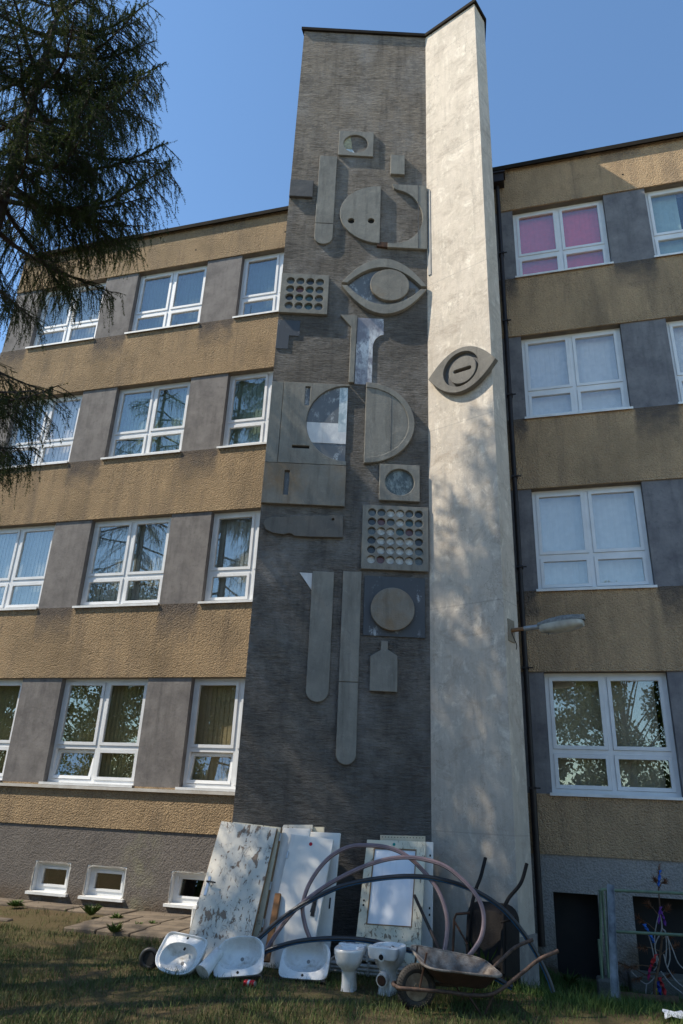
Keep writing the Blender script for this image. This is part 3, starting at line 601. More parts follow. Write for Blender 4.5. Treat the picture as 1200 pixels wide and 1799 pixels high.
# right half disc
a, b, r_ = GU(642.4, 675), GU(640, 816), GU(727.5, 744); v1, v0 = a[1], b[1]; ua = (a[0] + b[0]) / 2; R = relief('relief_half_disc', 'large right half disc with raised curved rim', GREY, ua + .3, v0); cc = (ua, (v0 + v1) / 2); rv = (v1 - v0) / 2; ru = r_[0] - ua
plate(GREY, [circ(cc, ru, 40, rv, -90, 90)], .055).build('plate', PLATE, R)
plate(GREY, [circ(cc, ru, 40, rv, -90, 90) + circ(cc, ru - .10, 40, rv - .10, -90, 90)[::-1]], .02, .052).build('rim', PLATE, R)
plate(GREY, [rl(ua + (ru * .52), ua + ru * .53, v0 + .14, v1 - .14)], .004, .054, 0).build('seam', PLATE_D, R)
# square with round hole
q = rectp(666, 819.5, 736.5, 882.7); c, r = circp(701.4, 850, 25.7, 23); R = relief('relief_plate', 'square plate with round window of dull teal glass', GREY, *mid(q)); plate(GREY, [rl(*q), circ(c, r)], .07).build('plate', PLATE, R)
plate(GREY, [circ(c, r + .02)], .012, .001, 0).build('hole_back', m_flake('worn_teal_enamel', (.075, .095, .10), (.24, .28, .28), .48, .6), R)
# knife
P_ = [GU(*p) for p in ((463, 922), (467, 914), (476, 910), (499, 911), (516, 908.5), (603, 907.5), (602, 946.4), (540, 945), (518, 943.5), (512, 939.5), (506, 939), (499, 941), (480, 938.5), (467.7, 932))]
c, r = circp(585, 915, 2.6, 2.2); R = relief('relief_knife', 'flat knife shaped plate with notched lower edge', GREY, .9, P_[6][1]); plate(GREY, [P_, circ(c, r, 12)], .06).build('plate', PLATE_D if 0 else m_concrete('relief_concrete_brown', (.15, .14, .125), (.105, .10, .094)), R)
# test tube bars
R, q = bar_thing('rounded concrete bar with white metal triangle at its shoulder', 548.9, 586.6, 1005.4, 1234, 1215, 537.7, 578)
t0, t1 = GU(526.6, 1006.4), GU(547.4, 1036.8); plate(GREY, [[(t0[0], t0[1]), (q[0] - .004, t1[1]), (q[0] - .004, t0[1])]], .014, .004, 0).build('triangle', ENAMEL_W, R)
bar_thing('longest concrete bar with rounded foot and joint halfway', 601.5, 634.4, 1005.4, 1344, 1325, 591.4, 626.2, seam=1198)
# navy square with disc
q = rectp(639.2, 1014.5, 747, 1119, GREY, 638.3, 746.5); c, r = circp(689, 1072.6, 38.7, 37); R = relief('relief_disc', 'navy metal square carrying a plain concrete disc', GREY, *mid(q)); plate(GREY, [rl(*q)], .02, .001, .003).build('sheet', ENAMEL_N, R); plate(GREY, [circ(c, r)], .07, .022).build('disc', PLATE_R, R)
# bottle
P_ = [GU(*p) for p in ((669, 1128), (681, 1128), (681.5, 1143), (697.7, 1154), (698, 1217), (650.3, 1217), (650.3, 1154), (668.5, 1143))]; R = relief('relief_bottle', 'concrete bottle silhouette with square shoulders', GREY, P_[5][0] + .3, P_[5][1])
ul, ur = P_[6][0], P_[3][0]; plate(GREY, [[P_[0], P_[1], (P_[1][0], P_[2][1]), (ur, P_[3][1]), (ur, P_[4][1]), (ul, P_[4][1]), (ul, P_[6][1]), (P_[0][0], P_[7][1])]], .07).build('plate', PLATE, R)
EYE = m_concrete('relief_concrete_eye', (.19, .178, .158), (.125, .12, .11))
# closed eye on the pale fin
wu = WHITE.uv; a, b = wu(758, 672), wu(876, 635); R = relief('relief_eye', 'tilted eye plate with slotted disc on the pale fin', WHITE, .5, wu(796, 697)[1])
d = Vector((b[0] - a[0], b[1] - a[1])); hw = d.length / 2; ang = math.atan2(d.y, d.x); ec = ((a[0] + b[0]) / 2, (a[1] + b[1]) / 2)
def rot(l, c=ec): return [(c[0] + u * math.cos(ang) - v * math.sin(ang), c[1] + u * math.sin(ang) + v * math.cos(ang)) for u, v in l]
hh = .42; ln = lens(hw, hh, (0, 0), 26, 1) + lens(hw, hh, (0, 0), 26, -1)[::-1][1:-1]
c, r = circp(815, 655, 25, 25, WHITE); c2, r2 = circp(813.5, 656.5, 29.5, 31, WHITE); r2 = min(r2, hh - .06)
plate(WHITE, [rot(ln), circ((ec[0] + (c[0] - ec[0]) * .6, ec[1] + .01), r2)], .10, .01).build('plate', EYE, R)
plate(WHITE, [circ((ec[0] + (c[0] - ec[0]) * .6, ec[1] + .01), r2 + .03)], .03, .01, 0).build('recess', PLATE_D, R)
dc = (ec[0] + .035, ec[1] - .03); sl_ = [(.15 * math.cos(rad(t)) * .22 + s * .13, .15 * math.sin(rad(t)) * .22) for s, t in [(1, x) for x in range(-90, 91, 20)] + [(-1, x) for x in range(90, 271, 20)]]
plate(WHITE, [circ(dc, r2 - .07), rot(sl_, dc)], .09, .035).build('disc', EYE, R); plate(WHITE, [rot([(u * 1.15, v * 1.3) for u, v in sl_], dc)], .01, .041, 0).build('slot_back', BLACKH, R)

# ------------------------------------------------------------------ wall lamp on the narrow return
f_ = Face(PR, BK); lb = f_.p(.2, 0); pz = W(917, 1106, 9.93).z
lamp = thing('wall_lamp', 'weathered wall lamp on rusty arm fixed to the tower return', 'lamp', (lb.x, lb.y, pz))
m = MB(); m.add([f_.p(u, z, n) for n in (.001, .014) for u, z in ((.1, pz - .17), (.3, pz - .17), (.3, pz + .14), (.1, pz + .14))], [(0, 1, 2, 3), (7, 6, 5, 4), (0, 4, 5, 1), (1, 5, 6, 2), (2, 6, 7, 3), (3, 7, 4, 0)]); m.build('mounting_plate', m_plaster('mount_plate_rust', (.30, .27, .22), (.2, .17, .13), (.14, .09, .05)), lamp)
A = f_.p(.2, pz - .01, .01); B = W(953, 1100, 9.80); C = W(1029, 1088, 9.60); ax = (C - B).normalized()
MB().tube([A, A.lerp(B, .45)], .028, 12).build('arm', simple('arm_rust', (.24, .13, .06), (.13, .075, .045), 20, .8), lamp); MB().tube([A.lerp(B, .42), B], .034, 12).build('socket', simple('socket_zinc', (.30, .32, .33), (.22, .23, .24), 9, .5, .4), lamp)
sd = ax.cross(Vector((0, 0, 1))).normalized(); up = sd.cross(ax)
def lring(t, wd, z, n=18, e=.55): 
    c = B.lerp(C, t); return [c + sd * (wd * math.copysign(abs(math.cos(a)) ** e, math.cos(a))) + up * (z + 0 * math.sin(a)) + ax * 0 for a in [0]]
def shell_l(prof, z0, z1, crown):                      # profile of half widths along the head
    top = []; bot = []; m = MB(); rr = []
    for t, wd in prof:
        c = B.lerp(C, t) - ax * .06; ring = []
        for k in range(13):
            a = math.pi * k / 12; ring.append(c + sd * (wd * math.cos(a)) + up * (z0 + (z1 - z0) * (math.sin(a) ** .6) * crown(t)))
        rr.append(ring)
    n = 13; fs = []
    for i in range(len(rr) - 1): fs += [(i * n + k, i * n + k + 1, (i + 1) * n + k + 1, (i + 1) * n + k) for k in range(n - 1)]
    fs += [tuple(range(n)), tuple((len(rr) - 1) * n + k for k in range(n))]; return m.add([p for r in rr for p in r], fs, True)
prof = [(0, .05), (.1, .085), (.3, .12), (.6, .135), (.85, .125), (1.0, .095), (1.08, .035)]
shell_l(prof, .0, .09, lambda t: .55 + .5 * math.sin(min(1, max(0, t)) * 2.6)).build('housing', simple('lamp_housing_lichen', (.24, .24, .23), (.11, .11, .105), 30, .8, bump=.004), lamp, fix=False)
t = NT('lamp_diffuser_dusty'); DIFF = t.out(t.mix(t.ramp(t.noise(8), .35, .65), (.42, .43, .40), (.28, .29, .27)), .25, 0, .5)
shell_l([(.06, .07), (.2, .12), (.4, .14), (.7, .15), (.95, .12), (1.04, .05)], -.004, -.13, lambda t: .6 + .4 * math.sin(min(1, max(0, t)) * 3)).build('diffuser', DIFF, lamp, fix=False)
MB().tube([B + up * -.07 + ax * .08, B + up * -.13 + ax * .07], .006, 6).tube(spline([A + Vector((0, 0, -.02)), A + Vector((.03, -.05, -.12)), A + Vector((.06, 0, -.2)), A + Vector((.05, .02, -.26))], 6), .006, 6).build('cable', PIPEBLACK, lamp)

# ------------------------------------------------------------------ old doors leaning on the tower
def m_door(name, c, c2, peel=None, lo=.6, sc=6):
    t = NT(name); f = t.ramp(t.noise(2.5, 5, .6), .35, .65); col = t.mix(f, c, c2)
    col = t.mix(t.ramp(t.noise((14, 14, 1.6), 5, .65), .56, .72, 0, .22), col, tuple(x * .55 for x in c2))
    if peel:
        big = t.noise(1.6, 3, .5); pn = t.noise((sc, sc, sc * .62), 6, .68, None, .4)
        msk = t.ramp(t.math('ADD', pn, t.math('MULTIPLY_ADD', big, .34, -.17)), lo, lo + .012)
        crk = t.math('MULTIPLY', t.ramp(t.voro((26, 26, 12), 'DISTANCE_TO_EDGE'), .0, .035, 1, 0), t.ramp(t.noise(5, 4, .6), .50, .60))
        zl = t.ramp(t.sep(t.co())[2], 1.5, .1, .0, .055); sm = t.ramp(t.math('ADD', t.noise((24, 24, 13), 4, .6, None, .5), zl), .635, .65)
        msk2 = t.math('MAXIMUM', t.math('MAXIMUM', msk, sm), t.math('MULTIPLY', crk, .75)); col = t.mix(msk2, col, t.mix(t.noise(20), peel, tuple(x * .6 for x in peel))); t.bump(t.math('SUBTRACT', 1., msk2), .006, 1.)
        return t.out(col, t.ramp(msk2, 0, 1, .45, .9), spec=.35)
    return t.out(col, .45, spec=.35)
DOORW = m_door('door_white_paint', (.74, .71, .66), (.64, .61, .56)); DOORC = m_door('door_cream_paint', (.66, .60, .46), (.56, .50, .37), (.30, .24, .17), .665, 16)
DOORP = m_door('door_peeling_paint', (.64, .60, .52), (.54, .505, .44), (.30, .225, .17), .60, 7); EDGEB = simple('raw_timber_edge', (.26, .16, .085), (.17, .11, .06), 9, .8); PANEL = m_door('panel_frosted_white', (.74, .76, .79), (.68, .70, .74))
CHROME = simple('worn_chrome', (.55, .56, .57), (.42, .42, .43), 12, .3, .8); BLKPL = simple('black_plastic', (.018, .018, .02), (.03, .03, .03), 12, .45)
class Leaf:                                         # a leaning door leaf: x across, z up its face, y = thickness away from the viewer
    def __init__(s, name, label, bl, tl, tr, yb, yt, th=.042, yr=None, gb=True):
        B_ = W(*bl, yb); T_ = W(*tl, yt); Q = W(*tr, yr or yt); z = (T_ - B_); x_ = (Q - T_); s.w = x_.length; x_.normalize(); z = z - x_ * z.dot(x_); s.h = z.length; z.normalize(); y = z.cross(x_)
        s.root = thing(name, label, 'door leaf'); Mx = Matrix((x_, y, z)).transposed().to_4x4(); s.root.location = T_ - z * s.h; s.root.rotation_euler = Mx.to_euler(); s.th = th
    def box(s, name, x0, x1, z0, z1, mat, y0=0., y1=None, bevel=0): return MB().box(x0, x1, y0, s.th if y1 is None else y1, z0, z1).build(name, mat, s.root, local=True, bevel=bevel)
def handle(L, x, z, d=1, plate_=CHROME):
    p = MB().box(x - .018, x + .018, -.008, .0, z - .12, z + .1).build('lock_plate', plate_, L.root, local=True, bevel=.003); return MB().tube([(x, -.006, z + .03), (x, -.05, z + .03), (x + d * .02, -.058, z + .03), (x + d * .12, -.055, z + .028)], .009, 8).build('handle', BLKPL, L.root, local=True)
# back row first
L = Leaf('door_leaf', 'flat white board behind the white doors, its top edge cracked', (450, 1690), (455, 1449), (549, 1449), 9.44, 9.64, .03); L.box('board', 0, L.w, 0, L.h, DOORP)
L = Leaf('door_leaf', 'cream back board with ragged top behind the white doors', (478, 1690), (485, 1452), (569.5, 1453), 9.52, 9.68, .02); L.box('board', 0, L.w, 0, L.h, DOORC)
L = Leaf('door_leaf', 'wide bright white door leaf behind the narrow white door', (505, 1698), (512, 1460), (598, 1463.5), 9.2, 9.60, .04); L.box('leaf', 0, L.w, 0, L.h, DOORW, bevel=.004); L.box('edge_lock', L.w - .06, L.w - .04, L.h * .42, L.h * .5, BLKPL, -.003, 0)
L = Leaf('door_leaf', 'white leaf standing between peeling door and narrow door', (440, 1698), (487, 1454), (545, 1456), 9.06, 9.50, .04); L.box('leaf', 0, L.w, 0, L.h, DOORW, bevel=.004)
L = Leaf('door_leaf', 'narrow white door with red round sticker and black lock plate', (487, 1703), (512, 1465), (586, 1475), 8.96, 9.44, .04); L.box('leaf', 0, L.w, 0, L.h, DOORW, bevel=.004)
MB().tube([(L.w * .5, -.001, L.h - .09), (L.w * .5, -.004, L.h - .09)], .022, 16).build('sticker', simple('red_sticker', (.45, .02, .04), None, 9), L.root, local=True)
MB().box(L.w - .11, L.w - .065, -.01, 0, L.h * .4, L.h * .54).build('lock_plate', BLKPL, L.root, local=True); MB().tube([(L.w - .09, -.01, L.h * .5), (L.w - .09, -.05, L.h * .5), (L.w - .1, -.055, L.h * .42)], .01, 8).build('handle', BLKPL, L.root, local=True)
for k in (.35, .8): MB().tube([(.012, -.012, L.h * k), (.012, -.012, L.h * k + .08)], .011, 8).build('hinge', CHROME, L.root, local=True)
L = Leaf('door_leaf', 'second peeling cream door with bare brown edge behind the front one', (363, 1698), (410, 1444), (495, 1454), 9.0, 9.42, .045); L.box('leaf', 0, L.w - .012, 0, L.h, DOORC); L.box('edge', L.w - .012, L.w, 0, L.h, EDGEB, .002)
for k in (.3, .55, .9): MB().tube([(L.w + .004, -.004, L.h * k), (L.w + .004, -.004, L.h * k + .09)], .013, 8).build('hinge', CHROME, L.root, local=True)
L = Leaf('door_leaf', 'white door with badly peeling paint and black lever handle', (336, 1712), (389, 1442.5), (486, 1455), 8.78, 9.36, .045); L.box('leaf', 0, L.w, 0, L.h, DOORP, bevel=.003); L.box('edge', L.w + .001, L.w + .006, 0, L.h, EDGEB, .004, .04); L.box('edge', -.006, -.001, 0, L.h, EDGEB, .004, .04)
handle(L, .06, L.h * .55)
# cream glazed door group
L = Leaf('door_leaf', 'pale perforated board standing highest behind the cream door', (664, 1700), (668, 1467), (747, 1469), 9.78, 9.98, .02); L.box('board', 0, L.w, 0, L.h, m_door('board_tan', (.62, .53, .38), (.52, .44, .31)))
for i in range(14): MB().tube([(.03 + i * (L.w - .06) / 13, -.001, L.h - .022), (.03 + i * (L.w - .06) / 13, -.003, L.h - .022)], .006, 8).build('perforation', BLACKH, L.root, local=True)
L = Leaf('door_leaf', 'plain white door edge showing behind the cream door', (665, 1705), (678, 1476), (761, 1479.5), 9.55, 9.86, .04); L.box('leaf', 0, L.w, 0, L.h, DOORW, bevel=.004)
for k in (.42, .47, .88): MB().box(L.w - .045, L.w - .025, -.003, 0, L.h * k, L.h * k + .025).build('screw_hole', BLKPL, L.root, local=True)
L = Leaf('door_leaf', 'cream door with tall white panel and teal sticker', (640, 1714), (645, 1475), (748, 1479), 9.12, 9.80, .042)
w_, h_ = L.w, L.h; a, b, c, d = w_ * .135, w_ * .855, h_ * .345, h_ * .935
L.box('stile', 0, a, 0, h_, DOORC); L.box('stile', b, w_, 0, h_, DOORC); L.box('bottom_rail', a, b, 0, c, DOORC, .001); L.box('top_rail', a, b, d, h_, DOORC, .001)
for nm, q in (('bead', (a, a + .012, c, d)), ('bead', (b - .012, b, c, d)), ('bead', (a + .012, b - .012, c, c + .012)), ('bead', (a + .012, b - .012, d - .012, d))): L.box(nm, *q, EDGEB, -.004, .02)
L.box('panel', a + .012, b - .012, c + .012, d - .012, PANEL, .014, .03)
MB().tube([(w_ * .47, -.001, h_ * .968), (w_ * .47, -.004, h_ * .968)], .018, 16).build('sticker', simple('teal_sticker', (.0, .22, .2), None, 9), L.root, local=True)
for k in (.45, .485): MB().tube([(a * .45, -.001, h_ * k + .05), (a * .45, -.004, h_ * k + .05)], .012, 10).build('lock_hole', BLACKH, L.root, local=True)
# timber plank, black pole
TIMB = simple('brown_timber', (.24, .115, .045), (.15, .075, .035), (5), .8)
def top(o, label, cat, group=None): return tag(o, label, cat, group)
def single(name, label, cat, m, mat, origin, group=None, bevel=0): return tag(m.build(name, mat, None, origin=origin, bevel=bevel), label, cat, group)
a, b = W(468, 1690, 8.86), W(489, 1570, 9.18); single('timber_plank', 'brown timber plank leaning against the white doors', 'plank', MB().bar(a, b, .075, .04, Vector((0, -1, 0))), TIMB, a, bevel=.004)
a, b = W(776, 1678, 8.9), W(728, 1573, 9.3); single('steel_pole', 'dark slanting pole leaning against the cream door', 'pole', MB().tube([W(785, 1700, 8.8), a, b], .018, 10), simple('pole_brown_black', (.035, .03, .028), (.05, .035, .03), 30, .7), W(785, 1700, 8.8))

# ------------------------------------------------------------------ hoses and pipes
MAUVE = simple('mauve_rubber', (.215, .155, .165), (.17, .12, .13), 9, .5, spec=.4); PEB = simple('black_polyethylene', (.012, .013, .016), (.02, .021, .024), 9, .35, spec=.5); PEBLUE = simple('pipe_blue_stripe', (.015, .10, .20), (.012, .075, .16), 5, .4)
def hose(name, label, pts, r, mat, stripe=False):
    P = [W(x, y, Y) for x, y, Y in pts]; sp = spline(P, 10); o = thing(name, label, 'hose' if not stripe else 'pipe', sp[0]); MB().tube(sp, r, 12).build('hose_wall' if not stripe else 'pipe_wall', mat, o)
    if stripe:
        for off in ((0, -.85, .5),):
            v = Vector(off).normalized() * (r - .001)
            q = []
            for i, p in enumerate(sp):
                t = (sp[min(i + 1, len(sp) - 1)] - sp[max(i - 1, 0)]).normalized(); n = (Vector((0, -1, 0)) - t * t.y * -1).normalized(); b = t.cross(n)
                q.append(p + (n * (.8 if off[2] > 0 else .75) + b * (.6 if off[2] > 0 else -.66)) * (r - .002))
            MB().tube(q, .0055, 6).build('stripe', PEBLUE, o)
    else:
        q = []
        for i, p in enumerate(sp):
            t = (sp[min(i + 1, len(sp) - 1)] - sp[max(i - 1, 0)]).normalized(); n = Vector((0, -1, 0)); n = (n - t * n.dot(t)).normalized(); b = t.cross(n); q.append(p + (n * .9 + b * .43) * (r - .001))
        MB().tube(q, .004, 6).build('stripe', simple('hose_pale_stripe', (.33, .27, .28), None, 9, .5) if 'hose_pale_stripe' not in bpy.data.materials else bpy.data.materials['hose_pale_stripe'], o)
    return o
hose('garden_hose', 'mauve hose looped in the taller arch across both door stacks', [(551, 1669, 8.8), (547, 1655, 8.79), (536, 1625, 8.78), (532, 1590, 8.82), (545, 1550, 8.86), (575, 1510, 8.9), (610, 1489, 8.92), (645, 1485, 8.94), (685, 1490, 8.95), (718, 1506, 8.96), (748, 1535, 8.96), (770, 1565, 8.94), (783, 1600, 8.92), (786, 1630, 8.9), (782, 1665, 8.86), (776, 1690, 8.84)], .024, MAUVE)
hose('garden_hose', 'mauve hose in the lower, wider arch ending by the wheelbarrow', [(462, 1682, 8.72), (478, 1652, 8.74), (500, 1620, 8.77), (530, 1588, 8.8), (580, 1552, 8.83), (640, 1522, 8.86), (690, 1508, 8.88), (735, 1508, 8.89), (780, 1521, 8.9), (815, 1548, 8.9), (840, 1578, 8.88), (850, 1610, 8.85), (846, 1645, 8.8), (830, 1672, 8.76), (812, 1690, 8.74)], .024, MAUVE)
hose('water_pipe', 'black plastic pipe with blue stripes arching to the tower corner', [(428, 1672, 8.62), (455, 1648, 8.66), (495, 1614, 8.7), (540, 1585, 8.75), (600, 1557, 8.8), (670, 1543, 8.86), (735, 1540, 8.92), (790, 1549, 8.98), (838, 1567, 9.04), (882, 1596, 9.1), (918, 1637, 9.13), (945, 1680, 9.15), (962, 1715, 9.15), (972, 1743, 9.14)], .027, PEB, True)
hose('water_pipe', 'black plastic pipe with blue stripes lying low behind the toilets', [(440, 1683, 8.6), (470, 1670, 8.6), (515, 1656, 8.62), (560, 1650, 8.65), (610, 1649, 8.68), (655, 1654, 8.7), (700, 1665, 8.7), (755, 1678, 8.68), (810, 1695, 8.62), (862, 1714, 8.6), (900, 1735, 8.6)], .027, PEB, True)

# ------------------------------------------------------------------ sanitary ware
CER = NT('white_ceramic'); CER = CER.out(CER.mix(CER.math('MULTIPLY', CER.ramp(CER.noise((9, 9, 4), 6, .72), .52, .72), CER.ramp(CER.noise(3.1, 3, .5), .4, .65)), CER.mix(CER.ramp(CER.noise(5), .4, .7), (.70, .70, .69), (.60, .59, .57)), (.30, .25, .19)), CER.ramp(CER.noise(14, 4), .4, .7, .12, .4), 0, .55); CERI = simple('raw_ceramic_shaded', (.12, .10, .09), (.07, .06, .055), 12, .9)
def dout(t, hw, y0, y1, ef, eb, sq=1.):
    c, s = math.cos(t), math.sin(t); e = eb if s > 0 else ef
    return (hw * math.copysign(abs(c) ** (2 / e), c), (y1 if s > 0 else -y0) * abs(s) ** (2 / e) * (1 if s > 0 else 1) * (1 if s > 0 else 1)) if s > 0 else (hw * math.copysign(abs(c) ** (2 / e), c), y0 * abs(s) ** (2 / e))
def basin(label, px, wpx, rot_deg, lean, yaw, flip=False, deckwide=False):
    p = G(*px); p.z = gz(p.x, p.y); zc = float((RM @ np.array([p.x, p.y, p.z - CAMZ]))[2]); wd = wpx * zc / FPX; hw = wd / 2; dp = wd * .76; n = 56
    root = thing('wash_basin', label, 'basin', group='discarded wash basins')
    R = Matrix.Rotation(rad(yaw), 4, 'Z') @ Matrix.Rotation(rad(lean), 4, 'X') @ Matrix.Rotation(rad(rot_deg + (180 if flip else 0)), 4, 'Z')
    ang = [2 * math.pi * i / n for i in range(n)]
    def ring(k, z, hx=None, y0=None, y1=None, ef=2.5, eb=7): return [(*dout(t, hx or hw * k, (y0 if y0 is not None else -dp / 2 * k), (y1 if y1 is not None else dp / 2 * k), ef, eb), z) for t in ang]
    bx, b0, b1 = (hw * .80, -dp / 2 * .84, dp / 2 * .55) if deckwide else (hw * .89, -dp / 2 * .91, dp / 2 * .66)
    def bowl(k, z): cy = (b0 + b1) / 2; return [(bx * k * math.copysign(abs(math.cos(t)) ** .8, math.cos(t)), cy + (b1 - b0) / 2 * k * math.copysign(abs(math.sin(t)) ** .85, math.sin(t)) , z) for t in ang]
    rs = [ring(.45, -.20), ring(.78, -.14), ring(.97, -.035), ring(1., -.012), ring(.992, 0), ring(.955, .002)]
    if deckwide: rs += [ring(.90, -.012), ring(.885, -.016)]
    rs += [bowl(1.0, -.006), bowl(.965, -.02), bowl(.90, -.055), bowl(.78, -.095), bowl(.55, -.125), bowl(.25, -.135)]
    MB().rings(rs, True, True).build('bowl', CER, root, local=True)
    cy = (b0 + b1) / 2
    MB().tube([(0, cy, -.135), (0, cy, -.131)], .020, 14).build('drain', simple('drain_dark', (.22, .21, .20), None, 9, .4) if 'drain_dark' not in bpy.data.materials else bpy.data.materials['drain_dark'], root, local=True)
    MB().tube([(0, dp * .41, -.018), (0, dp * .41, .004 if not deckwide else -.012)], .014, 12).build('tap_hole', BLACKH, root, local=True)
    if deckwide: MB().tube([(0, b1 - .028, -.052), (0, b1 - .05, -.046)], .012, 10).build('overflow', BLACKH, root, local=True)
    else: MB().box(-hw * .9, hw * .9, dp / 2 - .03, dp / 2 + .006, -.15, -.016).build('back_face', CERI, root, local=True)  # dark colour stands in for the shade under the straight edge
    MB().rings([ring(.44, -.208), ring(.46, -.196)], True, True).build('underside', CERI, root, local=True)
    low = min((R @ Vector(v)).z for r in rs for v in r); root.rotation_euler = R.to_euler(); root.location = (p.x, p.y + .05, p.z - low - .012)
    return root
basin('white basin with tap ledge lying back beside the slab pavement', (307, 1716), 92, -4, 52, -6, False, True)
basin('white basin tipped on its straight edge behind the red can', (414, 1722), 90, 9, 55, 4, True)
basin('white basin tipped on its straight edge beside the toilet bowls', (532, 1724), 91, 2, 55, 0, True)
def sup(hx, hy, cx, cy, z, e=2.6, n=36): return [(cx + hx * math.copysign(abs(math.cos(t)) ** (2 / e), math.cos(t)), cy + hy * math.copysign(abs(math.sin(t)) ** (2 / e), math.sin(t)), z) for t in [2 * math.pi * i / n for i in range(n)]]
def toilet(label, px, wpx, yaw, back):
    p = G(*px); zc = float((RM @ np.array([p.x, p.y, p.z - CAMZ]))[2]); k = wpx * zc / FPX / .36
    root = thing('toilet_bowl', label, 'toilet', (p.x, p.y + .12, p.z - .01), 'discarded toilet bowls', (0, 0, rad(yaw))); root.scale = (k, k, k * 1.08)
    m = MB().rings([sup(.095, .15, 0, .03, 0, 3), sup(.09, .145, 0, .03, .02, 3), sup(.084, .13, 0, .02, .10, 2.8), sup(.083, .13, 0, .01, .19, 2.6), sup(.10, .145, 0, .0, .225, 2.4), sup(.145, .20, 0, -.02, .27, 2.4), sup(.165, .22, 0, -.02, .32, 2.3), sup(.18, .24, 0, -.01, .37, 2.3), sup(.183, .245, 0, -.01, .40, 2.3), sup(.183, .245, 0, -.01, .415, 2.3), sup(.175, .237, 0, -.01, .425, 2.3), sup(.12, .15, 0, -.05, .424, 2.2), sup(.115, .145, 0, -.05, .41, 2.2), sup(.11, .14, 0, -.05, .38, 2.2), sup(.05, .07, 0, -.02, .33, 2.2)])
    m.build('bowl', CER, root, local=True)
    MB().rings([sup(.15, .055, 0, .20, .33, 5), sup(.17, .065, 0, .195, .36, 5), sup(.175, .07, 0, .19, .43, 5), sup(.165, .062, 0, .19, .437, 5)]).build('back_deck', CER, root, local=True)
    for s in (-1, 1): MB().tube([(s * .075, .19, .43), (s * .075, .19, .4385)], .010, 10).build('bolt_hole', BLACKH, root, local=True)
    if back:
        MB().tube([(0, .22, .355), (0, .275, .355)], .040, 18).build('flush_inlet', CER, root, local=True); MB().tube([(0, .27, .355), (0, .279, .355)], .026, 16).build('inlet_hole', BLACKH, root, local=True)
        MB().tube([(0, .08, .17), (0, .17, .165), (0, .25, .15)], .062, 18).build('outlet_horn', CER, root, local=True); MB().tube([(0, .245, .151), (0, .254, .149)], .050, 16).build('outlet_hole', RUST, root, local=True)
toilet('white toilet bowl seen from the front on its pedestal', (607, 1744), 53, 4, False)
toilet('white toilet bowl turned round with rusty outlet hole showing', (678, 1748), 58, 174, True)
# short ceramic pipe, tyre-like black lump, can
a, b = G(354, 1722), W(385, 1672, 8.25); a.z += .07; single('ceramic_pedestal', 'white ceramic pedestal lying between two basins', 'pedestal', MB().tube([a, a.lerp(b, .1), a.lerp(b, .5), b], [.085, .078, .068, .06], 20), CER, a)
c = G(256, 1706); th_ = thing('rubber_wheel', 'small black wheel half hidden behind the basin with tap ledge', 'wheel', c); c = c + Vector((0, .05, .11)); ringp = [c + Vector((.085 * math.cos(t), .02 * math.cos(t), .085 * math.sin(t))) for t in [i / 24 * 2 * math.pi for i in range(24)]]
MB().tube(ringp, .028, 10, closed=True).build('tyre', BLKPL, th_); MB().tube([c + Vector((0, -.02, 0)), c + Vector((0, .02, 0))], .07, 20).build('hub', BLKPL, th_)
c = G(438, 1735); can = thing('drink_can', 'red crushed drink can in the grass before the basin', 'can', c); k = Vector((1, -.15, .05)).normalized(); c = c + Vector((0, 0, .034))
MB().tube([c - k * .062, c - k * .055, c + k * .05, c + k * .06], [.024, .033, .033, .025], 18).build('can_body', simple('can_red', (.50, .015, .02), (.42, .01, .02), 5, .3, .3), can)
MB().tube([c + k * .06, c + k * .066], .025, 16).build('lid', CHROME, can); MB().tube([c - k * .012, c + k * .012], .0336, 18).build('label_band', simple('can_dark_band', (.6, .6, .62), (.05, .03, .09), 26, .3), can)
# ribbed radiators lying behind the toilets
RADI = simple('radiator_old_paint', (.40, .39, .36), (.22, .20, .18), 13, .6)
for lab, x0, x1, y, z0, Y in (('flaking ribbed radiator lying flat behind the toilet bowls', 578, 718, 1722, .02, 9.0), ('shorter ribbed radiator stacked on the flat one behind the toilets', 592, 700, 1700, .15, 9.05)):
    a, b = W(x0, y, Y), W(x1, y, Y); R = thing('radiator', lab, 'radiator', (a.x, Y, z0)); n = 7
    for i in range(3):
        z = z0 + .02 + i * .036; MB().tube([(a.x, Y, z), (b.x, Y, z)], .019, 8).build('rib', RADI, R)
    for xx in (a.x, (a.x + b.x) / 2, b.x): MB().box(xx - .012, xx + .012, Y - .03, Y + .3, z0 - .002, z0 + .125).build('bracket', RADI, R)
    MB().box(a.x + .01, b.x - .01, Y + .03, Y + .28, z0 + .01, z0 + .10).build('core', RADI, R)

